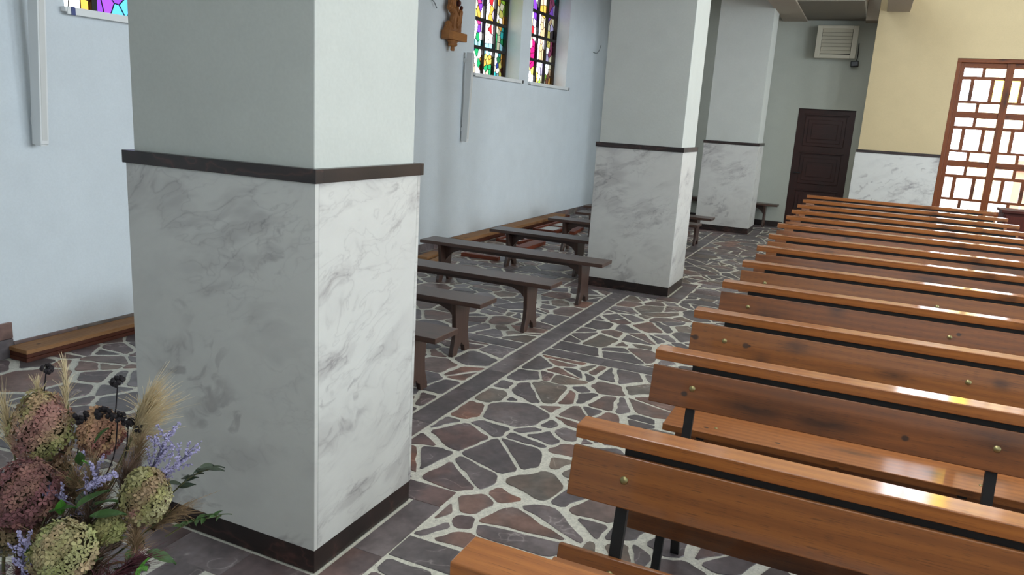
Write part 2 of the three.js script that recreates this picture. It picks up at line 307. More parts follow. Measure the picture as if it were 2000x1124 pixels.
const skirtB = struct('baseboard_back', 'dark stone skirting at the foot of the grey end wall');
part(skirtB, 'skirting', bx(XW + 0.02, -1.28, 0, 0.1, BACK, BACK + 0.014, 'x', 0.002), M.blackStone);
const LX0 = 1.07, LX1 = 3.03, LTOP = 3.06, CY0 = 4.0, CY1 = 6.7;
const wallF = struct('wall_back_nave', 'cream painted end wall of the nave');
part(wallF, 'plaster', merge([bx(-2.1, -0.18, 4.06, TOP, FRONT - 0.4, FRONT, 'x'), bx(-0.18, LX0, 1.5, TOP, FRONT - 0.4, FRONT, 'x'), bx(-0.18, LX0, -0.2, 1.5, FRONT - 0.4, FRONT - 0.012, 'x'), bx(LX0, LX1, LTOP, CY0, FRONT - 0.4, FRONT, 'x'), bx(LX0, LX1, CY1, TOP, FRONT - 0.4, FRONT, 'x'), bx(LX1, NAVE_X + 0.3, -0.2, TOP, FRONT - 0.4, FRONT, 'x'), bx(-0.18, 0.2, -0.2, TOP, BACK - 0.1, FRONT - 0.38, 'z')]), M.beige);
marbleSlab(wallF, bx(-0.212, LX0 - 0.002, 0.1, 1.484, FRONT - 0.02, FRONT + 0.01, 'x', 0, 0.2, 0.3));
part(wallF, 'ledge_strip', bx(-0.205, LX0, 1.484, 1.532, FRONT - 0.02, FRONT + 0.022, 'x', 0.002), M.blackStone);
part(wallF, 'skirting', bx(-0.212, LX0, 0, 0.1, FRONT - 0.02, FRONT + 0.006, 'x', 0.002), M.blackStone);
const wallR = struct('wall_right', 'opposite nave wall with tall windows'), wallC = struct('wall_clerestory', 'upper nave wall over the pillars with added unseen clerestory windows');
DAY_WINDOWS.forEach(([x, y, z, w, h, f], i) => {
  const o = struct('window_' + (i + 5), f < 0 ? 'tall frosted window in the opposite nave wall' : 'added unseen clerestory window above the pillars'), a = f < 0 ? x - 0.02 : x, b = f < 0 ? x : x + 0.02;
  part(o, 'pane', bx(a, b, y - h / 2, y + h / 2, z - w / 2, z + w / 2, 'z'), std({ color: 0xcfd4d6, roughness: 0.6, emissive: new THREE.Color(0.9, 0.97, 1.06), emissiveIntensity: 1.0 }));
  part(o, 'window_frame', merge([-w / 2, 0, w / 2].map((d) => bx(a - 0.03, b + 0.03, y - h / 2, y + h / 2, z + d - 0.02, z + d + 0.02, 'z'))), M.lead);
});
function windowWall(o, a, b, y0, y1, z0, z1, list) {
  const seg = []; let z = z1;
  for (const [, y, c, w, h] of [...list].sort((p, q) => q[2] - p[2])) { seg.push(bx(a, b, y0, y1, c + w / 2, z, 'z'), bx(a, b, y0, y - h / 2, c - w / 2, c + w / 2, 'z'), bx(a, b, y + h / 2, y1, c - w / 2, c + w / 2, 'z')); z = c - w / 2; }
  seg.push(bx(a, b, y0, y1, z0, z, 'z')); part(o, 'plaster', merge(seg), M.wall);
}
windowWall(wallR, NAVE_X, NAVE_X + 0.4, -0.2, TOP + 0.2, FRONT - 0.4, 4.2, DAY_WINDOWS.filter((w) => w[5] < 0));
windowWall(wallC, -2.1, -1.73, 4.3, TOP + 0.2, FRONT - 0.4, 4.2, DAY_WINDOWS.filter((w) => w[5] > 0));
const wallN = struct('wall_front', 'plain altar end wall behind the viewer');
part(wallN, 'plaster', bx(-5.4, NAVE_X + 0.4, -0.2, TOP + 0.2, 4.2, 4.5, 'x'), M.wall);
const ceil = struct('ceiling', 'plastered ceiling');
part(ceil, 'plaster', merge([bx(-5.4, -1.7, 4.05, 4.35, BACK - 0.3, 4.4, 'z'), bx(-1.75, 0.2, 4.05, 4.4, BACK - 0.3, FRONT - 0.38, 'z'), bx(-2.1, NAVE_X + 0.4, TOP, TOP + 0.3, FRONT - 0.5, 4.4, 'z')]), M.ceil);
part(ceil, 'shade_toned_soffit', bx(-1.32, -0.375, 3.69, 4.06, BACK, -12.9, 'x'), plaster(0x7c766a));  // darker plaster tone stands in for the shade on this ceiling
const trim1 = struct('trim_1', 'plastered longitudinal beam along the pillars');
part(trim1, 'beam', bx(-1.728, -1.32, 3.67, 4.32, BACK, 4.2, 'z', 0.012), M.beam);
const trim2 = struct('trim_2', 'short plastered beam end beside the cream wall');
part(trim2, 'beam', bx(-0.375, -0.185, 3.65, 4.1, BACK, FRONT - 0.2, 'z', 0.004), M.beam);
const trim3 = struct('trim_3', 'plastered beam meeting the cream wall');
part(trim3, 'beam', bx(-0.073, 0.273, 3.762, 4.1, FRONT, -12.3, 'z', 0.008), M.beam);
const ground = struct('ground', 'pale paving outside the church');
part(ground, 'paving', bx(-40, 40, -0.5, -0.32, -60, 30, 'x'), M.pave);

// pillars
function pillar(i) {
  const z1 = PZ[i], z0 = z1 - PD, o = struct(numbered('pillar'), ['nearest square pillar, white above and veined marble below, beside the flowers', 'middle square marble clad pillar standing behind the dark benches', 'farthest square marble clad pillar near the dark wooden door'][i]);
  const up = 0.031, mi = 0.0095, sk = 0.013, hs = 0.097, hb = 1.5314, hbb = 1.4835;
  part(o, 'shaft', bx(PX0 + up, PX1 - up, hbb, 4.4, z0 + up, z1 - up, 'y', 0.004), M.pillar);
  const x0 = PX0 + mi, x1 = PX1 - mi, a = z0 + mi, b = z1 - mi, t = 0.02;
  marbleSlab(o, bx(x0, x1, hs, hbb, b - t, b, 'x', 0.0015, 0.3 + i * 1.3, 0.1));
  marbleSlab(o, bx(x1 - t, x1, hs, hbb, a + t + 0.001, b - t - 0.001, 'z', 0.0015, 0.2 + i, 0.5));
  marbleSlab(o, bx(x0, x1, hs, hbb, a, a + t, 'x', 0.0015, 1, 0.7));
  marbleSlab(o, bx(x0, x0 + t, hs, hbb, a + t + 0.001, b - t - 0.001, 'z', 0.0015, 2, 0.2));
  const ls = 0.022;
  part(o, 'ledge_strip', bx(PX0, PX1, hbb, hb, z1 - 0.042, z1, 'x', 0.0015, i, 0), M.blackStone);
  part(o, 'ledge_strip', bx(PX1 - 0.042, PX1 - 0.001, hbb, hb, z0 + ls, z1 - 0.043, 'z', 0.0015, i, 0.3), M.blackStone);
  part(o, 'ledge_strip', bx(PX0, PX1, hbb, hb, z0, z0 + ls, 'x', 0.0015, i, 0.5), M.blackStone);
  part(o, 'ledge_strip', bx(PX0, PX0 + 0.042, hbb, hb, z0 + ls, z1 - 0.043, 'z', 0.0015, i, 0.8), M.blackStone);
  part(o, 'skirting', bx(PX0 + sk, PX1 - sk, 0, hs, z0 + sk, z1 - sk, 'x', 0.002, i, 0.2), M.blackStone);
}
[0, 1, 2].forEach(pillar);

// ---------------------------------------------------------------- stained glass windows of the side wall
const glassMats = {};
const glass = (hex) => glassMats[hex] ??= (() => { const c = new THREE.Color(hex), k = 1 / SKY, wh = Math.min(c.r, c.g, c.b) > 0.97 ? 8 : 2.0, f = (x) => Math.min(0.96, (x + 0.01) * wh * k); return new THREE.MeshPhysicalMaterial({ color: new THREE.Color(f(c.r), f(c.g), f(c.b)), transmission: 1, thickness: 0, roughness: 0, ior: 1.35, side: THREE.DoubleSide }); })();
function paneGeo(P, toWorld) {
  const pos = [], cx = P.reduce((s, p) => s + p[0], 0) / P.length, cy = P.reduce((s, p) => s + p[1], 0) / P.length;
  for (let i = 0; i < P.length; i++) for (const p of [[cx, cy], P[i], P[(i + 1) % P.length]]) pos.push(...toWorld(p[0], p[1]));
  const g = new THREE.BufferGeometry(); g.setAttribute('position', new THREE.Float32BufferAttribute(pos, 3)); g.computeVertexNormals(); return g;
}
// every cell is a list of [x, y, colour] seeds in cell units, read from the photograph (x to the right, y up)
const W = '#ffffff', YL = '#ffee70', OR = '#ffb84a', GR = '#18a860', TQ = '#2cc4c0', SK = '#a8e4f0', PK = '#e83a8c', RD = '#d8202c', VI = '#8a40d8', LV = '#d8c8f4', MG = '#e8107c', BR = '#8a4416', SA = '#f4c4a8', TN = '#e8c090', DB = '#3050c8', LM = '#a8d830', CR = '#fff2c8', MA = '#a03060', DK = '#3c2c34', BL = '#58b8f8';
const GLASS2 = [
  [[[0.12, 0.1, OR], [0.3, 0.16, SA], [0.2, 0.42, SA], [0.5, 0.2, W], [0.72, 0.1, W], [0.42, 0.5, W], [0.25, 0.7, W], [0.1, 0.95, DB], [0.45, 0.85, GR], [0.7, 0.45, GR], [0.9, 0.6, OR], [0.75, 0.75, W], [0.92, 0.28, BR]], [[0.2, 0.1, W], [0.5, 0.12, SA], [0.35, 0.3, GR], [0.75, 0.2, GR], [0.7, 0.38, GR], [0.25, 0.5, OR], [0.45, 0.58, YL], [0.65, 0.55, OR], [0.85, 0.6, YL], [0.3, 0.72, YL], [0.7, 0.74, OR], [0.2, 0.9, SK], [0.4, 0.92, W], [0.6, 0.92, SK], [0.8, 0.9, W]], [[0.25, 0.1, TQ], [0.5, 0.08, SK], [0.75, 0.15, YL], [0.2, 0.35, CR], [0.45, 0.3, W], [0.4, 0.45, DB], [0.7, 0.5, YL], [0.9, 0.3, BR], [0.25, 0.6, W], [0.5, 0.72, GR], [0.3, 0.9, W], [0.6, 0.92, TQ], [0.85, 0.88, OR], [0.9, 0.6, OR]]],
  [[[0.15, 0.1, TQ], [0.4, 0.12, SK], [0.7, 0.15, SK], [0.9, 0.12, TQ], [0.15, 0.45, W], [0.35, 0.75, W], [0.55, 0.35, GR], [0.75, 0.4, W], [0.6, 0.7, VI], [0.55, 0.92, PK], [0.85, 0.75, LV], [0.15, 0.85, W]], [[0.3, 0.08, SK], [0.7, 0.08, SK], [0.3, 0.35, W], [0.7, 0.4, W], [0.5, 0.55, W], [0.25, 0.75, W], [0.6, 0.75, RD], [0.85, 0.8, W], [0.45, 0.92, CR]], [[0.12, 0.2, GR], [0.15, 0.5, GR], [0.4, 0.2, CR], [0.4, 0.5, CR], [0.4, 0.75, CR], [0.7, 0.18, SK], [0.8, 0.4, GR], [0.75, 0.65, TQ], [0.5, 0.93, OR], [0.85, 0.9, TQ]]],
  [[[0.2, 0.15, YL], [0.2, 0.5, CR], [0.25, 0.8, YL], [0.5, 0.3, OR], [0.55, 0.7, PK], [0.62, 0.4, VI], [0.68, 0.8, VI], [0.85, 0.3, W], [0.88, 0.75, LV]], [[0.15, 0.3, W], [0.2, 0.75, LV], [0.6, 0.15, OR], [0.6, 0.45, OR], [0.62, 0.8, RD], [0.85, 0.3, LV], [0.88, 0.75, W], [0.38, 0.5, W]], [[0.2, 0.2, W], [0.3, 0.08, YL], [0.2, 0.55, CR], [0.25, 0.85, OR], [0.55, 0.4, YL], [0.6, 0.7, CR], [0.65, 0.92, LM], [0.85, 0.2, OR], [0.85, 0.55, LM], [0.5, 0.15, W]]],
  [[[0.3, 0.3, CR], [0.6, 0.6, VI], [0.8, 0.2, LV], [0.2, 0.8, YL]], [[0.3, 0.3, W], [0.6, 0.6, RD], [0.8, 0.2, LV], [0.3, 0.8, CR]], [[0.3, 0.3, LM], [0.6, 0.6, OR], [0.8, 0.2, YL], [0.3, 0.8, CR]]]];
const GLASS3 = [
  [[[0.25, 0.15, W], [0.7, 0.18, W], [0.45, 0.4, W], [0.3, 0.55, YL], [0.7, 0.56, YL], [0.6, 0.78, MG], [0.15, 0.8, LV], [0.5, 0.93, MG]], [[0.25, 0.12, OR], [0.6, 0.12, LM], [0.8, 0.2, CR], [0.45, 0.28, W], [0.2, 0.4, YL], [0.25, 0.65, W], [0.5, 0.6, LV], [0.75, 0.65, LV], [0.5, 0.88, W]], [[0.15, 0.12, CR], [0.2, 0.35, LM], [0.45, 0.2, BR], [0.75, 0.2, OR], [0.6, 0.4, BR], [0.35, 0.65, W], [0.75, 0.6, TN], [0.4, 0.88, W], [0.8, 0.88, CR]]],
  [[[0.2, 0.15, TN], [0.65, 0.15, MG], [0.6, 0.4, MG], [0.2, 0.5, LV], [0.4, 0.65, W], [0.7, 0.7, MG], [0.35, 0.9, SA], [0.8, 0.9, W]], [[0.2, 0.3, W], [0.25, 0.75, W], [0.5, 0.25, TN], [0.52, 0.6, TN], [0.55, 0.88, SA], [0.78, 0.35, TN], [0.85, 0.75, W]], [[0.3, 0.2, LV], [0.7, 0.15, CR], [0.55, 0.4, MA], [0.75, 0.65, MA], [0.3, 0.55, W], [0.35, 0.78, YL], [0.25, 0.92, YL], [0.8, 0.9, MA]]],
  [[[0.25, 0.15, SA], [0.5, 0.2, RD], [0.75, 0.15, W], [0.3, 0.5, CR], [0.65, 0.5, LV], [0.3, 0.85, W], [0.75, 0.85, VI]], [[0.2, 0.3, W], [0.2, 0.75, W], [0.5, 0.2, TN], [0.5, 0.5, TN], [0.5, 0.8, SA], [0.8, 0.25, TN], [0.82, 0.65, CR], [0.55, 0.95, OR]], [[0.25, 0.2, YL], [0.25, 0.55, CR], [0.7, 0.25, DK], [0.6, 0.55, LV], [0.4, 0.78, TN], [0.8, 0.78, CR], [0.3, 0.93, VI]]],
  [[[0.2, 0.2, LV], [0.6, 0.3, VI], [0.3, 0.7, W], [0.8, 0.8, LV], [0.8, 0.5, W]], [[0.35, 0.15, OR], [0.7, 0.2, OR], [0.3, 0.5, SA], [0.7, 0.55, CR], [0.5, 0.85, SA]], [[0.3, 0.4, MA], [0.5, 0.2, VI], [0.6, 0.7, MA], [0.85, 0.3, LV], [0.85, 0.8, TQ]]]];
const GLASS1 = [
  [[[0.08, 0.08, RD], [0.1, 0.3, OR], [0.1, 0.55, YL], [0.35, 0.18, W], [0.45, 0.5, W], [0.6, 0.15, W], [0.3, 0.8, W], [0.85, 0.15, OR], [0.9, 0.35, RD], [0.8, 0.6, OR]], [[0.1, 0.15, VI], [0.12, 0.5, VI], [0.35, 0.2, '#9a48e0'], [0.4, 0.6, VI], [0.55, 0.12, BL], [0.6, 0.42, VI], [0.78, 0.25, BL], [0.8, 0.6, '#9040e0'], [0.95, 0.2, '#6a48f0']], [[0.3, 0.2, BL], [0.5, 0.6, VI], [0.8, 0.3, DB]]],
  [[[0.3, 0.3, OR], [0.6, 0.6, W], [0.3, 0.8, RD]], [[0.3, 0.3, VI], [0.6, 0.7, BL]], [[0.3, 0.3, DB], [0.6, 0.7, VI]]],
  [[[0.3, 0.3, YL], [0.6, 0.7, W]], [[0.3, 0.3, VI], [0.6, 0.7, LV]], [[0.3, 0.3, BL], [0.6, 0.7, VI]]],
  [[[0.3, 0.3, OR], [0.6, 0.7, W]], [[0.3, 0.3, VI], [0.6, 0.7, LV]], [[0.3, 0.3, BL], [0.6, 0.7, VI]]]];
function stainedWindow(n, [za, zb, y0, y1], spec, label) {
  const o = struct('window_' + n, label), X = -5.18, zn = za - 0.0, wd = za - zb, b = 0.022, fr = 0.045, rows = 4, rh = (y1 - y0 - 0.03) / rows, cw = (wd - 2 * fr) / 4, bars = [];
  bars.push(bx(X - 0.03, X + 0.03, y0 - 0.02, y1 + 0.02, za - fr, za + 0.01, 'y'), bx(X - 0.03, X + 0.03, y0 - 0.02, y1 + 0.02, zb - 0.01, zb + fr, 'y'), bx(X - 0.028, X + 0.028, y0 - 0.03, y0 + 0.025, zb + fr, za - fr, 'z'), bx(X - 0.028, X + 0.028, y1 - 0.03, y1 + 0.02, zb + fr, za - fr, 'z'));
  part(o, 'window_frame', merge(bars), M.lead);
  for (let c = 1; c < 4; c++) part(o, 'glazing_bar', bx(X - 0.022, X + 0.022, y0, y1, za - fr - cw * c - b, za - fr - cw * c + b, 'y', 0.004), M.lead);
  for (let r = 1; r < rows; r++) part(o, 'glazing_bar', bx(X - 0.022, X + 0.026, y0 + rh * r - b, y0 + rh * r + b, zb + fr, za - fr, 'z', 0.004), M.lead);
  const leads = [];
  for (let r = 0; r < rows; r++) for (let c = 0; c < 4; c++) {
    const cx0 = za - fr - cw * c, cy0 = y0 + rh * r, cell = n === 1 ? spec[r][Math.min(c, 2)] : spec[r][Math.max(0, c - 1)], S = cell.map((s) => [s[0] * cw, s[1] * rh]), at = (x, y) => [X, cy0 + y, cx0 - x];
    cells(S, [[0, 0], [cw, 0], [cw, rh], [0, rh]], 0).forEach((P, i) => {
      if (!P) return; if (area(P) < 0) P.reverse();
      part(o, 'pane', paneGeo(P, at), glass(cell[i][2]));
      for (let k = 0; k < P.length; k++) { const p = at(...P[k]), q = at(...P[(k + 1) % P.length]); if (P[k][0] + P[k][1] < P[(k + 1) % P.length][0] + P[(k + 1) % P.length][1]) { const g = new THREE.CylinderGeometry(0.0045, 0.0045, Math.hypot(p[1] - q[1], p[2] - q[2]), 5, 1, true), d = new THREE.Vector3(q[0] - p[0], q[1] - p[1], q[2] - p[2]).normalize(); g.applyQuaternion(new THREE.Quaternion().setFromUnitVectors(new THREE.Vector3(0, 1, 0), d)); g.translate((p[0] + q[0]) / 2, (p[1] + q[1]) / 2, (p[2] + q[2]) / 2); leads.push(g); } }
    });
  }
  const lead = part(o, 'lead_came', merge(leads), M.lead); lead.userData.kind = 'stuff';
  part(o, 'window_sill', bx(-5.2, XW + 0.05, y0 - 0.034, y0 - 0.004, zb - 0.03, za + 0.03, 'z', 0.003), M.whiteMetal);
  part(o, 'sill_lip', bx(XW + 0.044, XW + 0.056, y0 - 0.05, y0 - 0.002, zb - 0.02, za + 0.02, 'z', 0.003), M.whiteMetal);
  tag(part(o, 'sill_cap', bx(XW + 0.0, XW + 0.052, y0 - 0.05, y0 - 0.004, zb - 0.075, zb - 0.035, 'z', 0.004), M.black), 'dark plastic sill clip');
  if (n === 1) tag(part(o, 'sill_cap', bx(XW + 0.046, XW + 0.06, y0 - 0.052, y0 + 0.0, za - 0.035, za - 0.005, 'z', 0.003), M.blue), 'blue plastic film left on the sill corner');
}
stainedWindow(1, WINS[0], GLASS1, 'stained glass window with violet, blue and orange panes');
stainedWindow(4, WINS[1], GLASS2, 'stained glass window hidden behind the nearest pillar');
stainedWindow(2, WINS[2], GLASS2, 'stained glass window with green, yellow and violet panes');
stainedWindow(3, WINS[3], GLASS3, 'stained glass window with tan, crimson and white panes');

// ---------------------------------------------------------------- doors
{
  const d = struct('door_1', 'dark brown wooden door with three stepped panels in the grey end wall'), z = BACK - 0.06;
  part(d, 'door_leaf', bx(-1.267, -0.308, 0, 2.18, z - 0.05, z, 'y', 0.004), M.doorWood);
  for (const [a, b] of [[1.52, 2.05], [0.84, 1.37], [0.16, 0.69]]) {
    const p = part(d, 'door_panel', bx(-1.13, -0.44, a, b, z, z + 0.022, 'x', 0.008), M.doorWood);
    part(p, 'panel_step', bx(-1.07, -0.5, a + 0.06, b - 0.06, z + 0.022, z + 0.036, 'x', 0.006), M.doorWood);
    part(p, 'panel_step', bx(-1.0, -0.57, a + 0.13, b - 0.13, z + 0.036, z + 0.052, 'x', 0.006), M.doorWood);
    part(p, 'panel_rail', bx(-1.16, -0.41, b + 0.02, b + 0.045, z, z + 0.03, 'x', 0.006), M.doorWood);
  }
  part(d, 'door_handle', merge([new THREE.CylinderGeometry(0.012, 0.012, 0.06, 10).rotateX(Math.PI / 2).translate(-1.2, 1.03, z + 0.03), new RoundedBoxGeometry(0.12, 0.02, 0.018, 2, 0.006).translate(-1.15, 1.03, z + 0.06)]), M.black);
}
{
  const d = struct('door_2', 'wooden lattice door glazed with clear and yellow panes'), zf = FRONT - 0.07, zb = FRONT - 0.15, f = 0.5 * (zf + zb);
  part(d, 'door_frame', merge([bx(LX0, LX0 + 0.06, 0, LTOP - 0.06, zb, FRONT - 0.02, 'y', 0.004), bx(LX1 - 0.06, LX1, 0, LTOP - 0.06, zb, FRONT - 0.02, 'y', 0.004), bx(LX0, LX1, LTOP - 0.06, LTOP, zb, FRONT - 0.02, 'x', 0.004)]), M.latticeWood);
  const cols = [1.195, 1.88], CWD = 0.578, mods = []; for (let y = 2.92; y > 0.3; y -= 0.78) mods.push(y);
  part(d, 'stile', bx(LX0 + 0.06, 1.195, 0, LTOP - 0.06, zb, zf, 'y', 0.004), M.latticeWood);
  part(d, 'stile', bx(1.773, 1.88, 0, LTOP - 0.06, zb, zf + 0.01, 'y', 0.004), M.latticeWood);
  part(d, 'stile', bx(2.458, LX1 - 0.06, 0, LTOP - 0.06, zb, zf, 'y', 0.004), M.latticeWood);
  part(d, 'rail', bx(1.13, 2.97, 2.92, 3.0, zb + 0.004, zf - 0.004, 'x', 0.004), M.latticeWood);
  const clear = new THREE.MeshPhysicalMaterial({ color: 0xf4f6fa, transmission: 1, thickness: 0, roughness: 0, ior: 1.4, side: THREE.DoubleSide }), amber = new THREE.MeshPhysicalMaterial({ color: new THREE.Color(0.97, 0.82, 0.16), transmission: 1, thickness: 0, roughness: 0, ior: 1.4, side: THREE.DoubleSide }), pale = new THREE.MeshPhysicalMaterial({ color: new THREE.Color(0.97, 0.9, 0.62), transmission: 1, thickness: 0, roughness: 0, ior: 1.4, side: THREE.DoubleSide });
  const bar = (x0, x1, y0, y1, al) => part(d, 'lattice_bar', bx(x0, x1, y0, y1, zb + 0.01, zf - 0.008, al, 0.004), M.latticeWood);
  const pane = (x0, x1, y0, y1, m) => part(d, 'pane', new THREE.PlaneGeometry(x1 - x0 + 0.01, y1 - y0 + 0.01).translate((x0 + x1) / 2, (y0 + y1) / 2, f), m);
  mods.forEach((y, k) => {
    part(d, 'rail', bx(1.13, 2.97, y - 0.78, y - 0.68, zb + 0.004, zf - 0.004, 'x', 0.004), M.latticeWood);
    cols.forEach((x, c) => {
      const m = (a) => (a === 0 ? clear : a === 1 ? pale : amber), Q = [[0, 1, 0, 0, 2, 1, 1], [0, 1, 0, 0, 1, 0, 1], [0, 1, 0, 0, 1, 0, 0], [0, 0, 0, 0, 1, 0, 0]][k % 4], R = [[1, 0, 2, 0, 0, 1, 1], [1, 0, 1, 0, 0, 1, 0], [1, 0, 1, 0, 0, 0, 0], [0, 0, 0, 0, 0, 0, 0]][k % 4], T = c ? R : Q;
      bar(x, x + CWD, y - 0.18, y - 0.13, 'x'); bar(x, x + CWD, y - 0.55, y - 0.51, 'x');
      bar(x + 0.255, x + 0.3, y - 0.13, y, 'y'); bar(x + 0.255, x + 0.3, y - 0.68, y - 0.55, 'y'); bar(x + 0.118, x + 0.172, y - 0.51, y - 0.18, 'y'); bar(x + 0.398, x + 0.452, y - 0.51, y - 0.18, 'y');
      pane(x, x + 0.255, y - 0.13, y, m(T[0])); pane(x + 0.3, x + CWD, y - 0.13, y, m(T[1]));
      pane(x, x + 0.118, y - 0.51, y - 0.18, m(T[2])); pane(x + 0.172, x + 0.398, y - 0.51, y - 0.18, m(T[3])); pane(x + 0.452, x + CWD, y - 0.51, y - 0.18, m(T[4]));
      pane(x, x + 0.255, y - 0.68, y - 0.55, m(T[5])); pane(x + 0.3, x + CWD, y - 0.68, y - 0.55, m(T[6]));
    });
  });
  part(d, 'kick_panel', bx(1.13, 2.97, 0, 0.36, zb + 0.006, zf - 0.006, 'x', 0.004), M.latticeWood);
}
{
  const w = struct('window_11', 'glazed window high above the lattice door'), z = FRONT - 0.2;
  const tint = (r, g, b) => new THREE.MeshPhysicalMaterial({ color: new THREE.Color(r, g, b), transmission: 1, thickness: 0, roughness: 0, ior: 1.4, side: THREE.DoubleSide }), T = [tint(0.95, 0.96, 1), tint(0.95, 0.96, 1), tint(0.95, 0.6, 0.06), tint(0.3, 0.26, 0.22), tint(0.36, 0.3, 0.2), tint(0.3, 0.26, 0.22)];
  const xs = [1.07, 1.45, 1.88, 2.16, 2.45, 2.75, 3.03];
  for (let i = 0; i < 6; i++) for (let k = 0; k < 3; k++) part(w, 'pane', new THREE.PlaneGeometry(xs[i + 1] - xs[i], 0.9).translate((xs[i] + xs[i + 1]) / 2, CY0 + 0.45 + 0.9 * k, z), T[i]);
  for (const x of xs) part(w, 'glazing_bar', bx(x - 0.018, x + 0.018, CY0, CY1, z - 0.02, z + 0.02, 'y'), M.lead);
  for (let k = 1; k < 3; k++) part(w, 'glazing_bar', bx(1.07, 3.03, CY0 + 0.9 * k - 0.018, CY0 + 0.9 * k + 0.018, z - 0.024, z + 0.024, 'x'), M.lead);
}
{
  const g = thing('outer_gate', 'reddish wooden board gate standing outside behind the lattice door', 'gate', [3.05, -0.32, -17.2]);
  for (let i = 0; i < 5; i++) part(g, 'board', bx(-0.5 + i * 0.2, -0.5 + i * 0.2 + 0.17, 0, 1.8, -0.02, 0.02, 'y', 0.004, i), M.paleGate);
  part(g, 'rail', bx(-0.5, 0.48, 0.5, 0.6, 0.02, 0.05, 'x'), M.redWood); part(g, 'rail', bx(-0.5, 0.48, 1.6, 1.7, 0.02, 0.05, 'x'), M.redWood);
}

// ---------------------------------------------------------------- pews
const TILT = 0.23;
function makePew(name, label, railDepth) {
  const o = thing(name, label, 'pew', [0, 0, 0], undefined), m = pewMats[0], LEN = 2.385, posts = [0.165, 1.2, 2.235];
  const lean = (y) => TILT * (0.85 - y);                               // how far the backrest comes forward at height y
  part(o, 'top_rail', bx(0, LEN, 0.828, 0.87, -railDepth, 0, 'x', 0.004), litRailMat);
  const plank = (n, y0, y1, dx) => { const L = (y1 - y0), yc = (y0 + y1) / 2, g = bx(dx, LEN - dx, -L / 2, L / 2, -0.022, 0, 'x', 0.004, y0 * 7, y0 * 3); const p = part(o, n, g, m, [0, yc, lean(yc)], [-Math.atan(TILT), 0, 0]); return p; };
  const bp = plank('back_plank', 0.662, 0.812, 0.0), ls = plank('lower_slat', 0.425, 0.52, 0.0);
  const dome = () => { const g = new THREE.SphereGeometry(0.0125, 10, 5, 0, Math.PI * 2, 0, Math.PI / 2); g.scale(1, 0.55, 1); g.rotateX(Math.PI / 2); return g; };
  for (const x of posts) { part(bp, 'bolt', dome(), M.brass, [x, 0.006, 0]); part(ls, 'bolt', dome(), M.brass, [x, 0, 0]); }
  for (const x of posts) {
    const bar = (pts, w, t) => { const gs = []; for (let i = 0; i + 1 < pts.length; i++) { const [ya, za] = pts[i], [yb, zb] = pts[i + 1], L = Math.hypot(yb - ya, zb - za); gs.push(new THREE.BoxGeometry(w, L + t * 0.6, t).rotateX(Math.atan2(zb - za, yb - ya)).translate(x, (ya + yb) / 2, (za + zb) / 2)); } return merge(gs); };
    part(o, 'back_post', bar([[0.775, lean(0.775) - 0.036], [0.36, lean(0.36) - 0.036]], 0.034, 0.024), M.steel);
    part(o, 'leg', bar([[0.37, lean(0.37) - 0.036], [0, -0.02]], 0.034, 0.024), M.steel);
    part(o, 'leg', bar([[0.39, 0.3], [0, 0.4]], 0.03, 0.024), M.steel);
    part(o, 'seat_bearer', bx(x - 0.017, x + 0.017, 0.375, 0.4, 0.06, 0.42, 'z', 0.003), M.steel);
  }
  const st = part(o, 'seat', bx(0.0, LEN, 0.4, 0.432, 0.125, 0.36 + 0.098, 'x', 0.004, 0.7, 0.3), litSeatMat);
  for (const x of posts) for (const z of [0.2, 0.38]) part(st, 'bolt', dome().scale(0.6, 0.6, 0.6).rotateX(-Math.PI / 2), M.brass, [x + 0.06, 0.432, z]);
  part(o, 'seat_apron', bx(0.045, LEN - 0.045, 0.28, 0.4, 0.35, 0.375, 'x', 0.003, 0.2, 0.9), pewMats[1]);
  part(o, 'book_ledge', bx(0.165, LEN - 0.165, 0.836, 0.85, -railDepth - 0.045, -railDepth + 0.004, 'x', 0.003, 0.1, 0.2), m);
  part(o, 'steel_rail', bx(0.15, LEN - 0.15, 0.785, 0.828, -0.05, -0.012, 'x', 0.002), M.steel);
  return o;
}
const pewRows = [[-0.643, -1.215], [-0.667, -2.021], [-0.660, -2.926], [-0.668, -3.710], [-0.673, -4.540], [-0.677, -5.350], [-0.687, -6.168], [-0.690, -6.958], [-0.709, -7.858], [-0.708, -8.693], [-0.717, -9.421], [-0.720, -10.21], [-0.717, -11.049], [-0.729, -11.951]];
const ORD = ['first', 'second', 'third', 'fourth', 'fifth', 'sixth', 'seventh', 'eighth', 'ninth', 'tenth', 'eleventh', 'twelfth', 'thirteenth', 'last'];
const pew0 = makePew('pew', 'x', 0.082), pewN = makePew('pew', 'nearest varnished wooden pew, of which only the broad top rail shows', 0.112);
pewN.position.set(pewRows[0][0], 0, pewRows[0][1]); pewN.userData.group = 'varnished pews in one long block';
pewRows.slice(1).forEach(([x, z], i) => {
  const o = i ? pew0.clone() : pew0; if (i) { o.name = numbered('pew'); scene.add(o); }
  o.position.set(x, 0, z); o.userData = { category: 'pew', group: 'varnished pews in one long block', label: i === 0 ? 'second varnished wooden pew from the front, its top rail showing a white reflection' : i === 12 ? 'farthest varnished wooden pew, last before the cream end wall and lattice door' : ORD[i + 1] + ' varnished wooden pew counted from the flowers towards the lattice door' };
  if (i % 4) { const m = pewMats[i % 4]; o.traverse((c) => { if (c.isMesh && pewMats.includes(c.material)) c.material = m; }); }
});
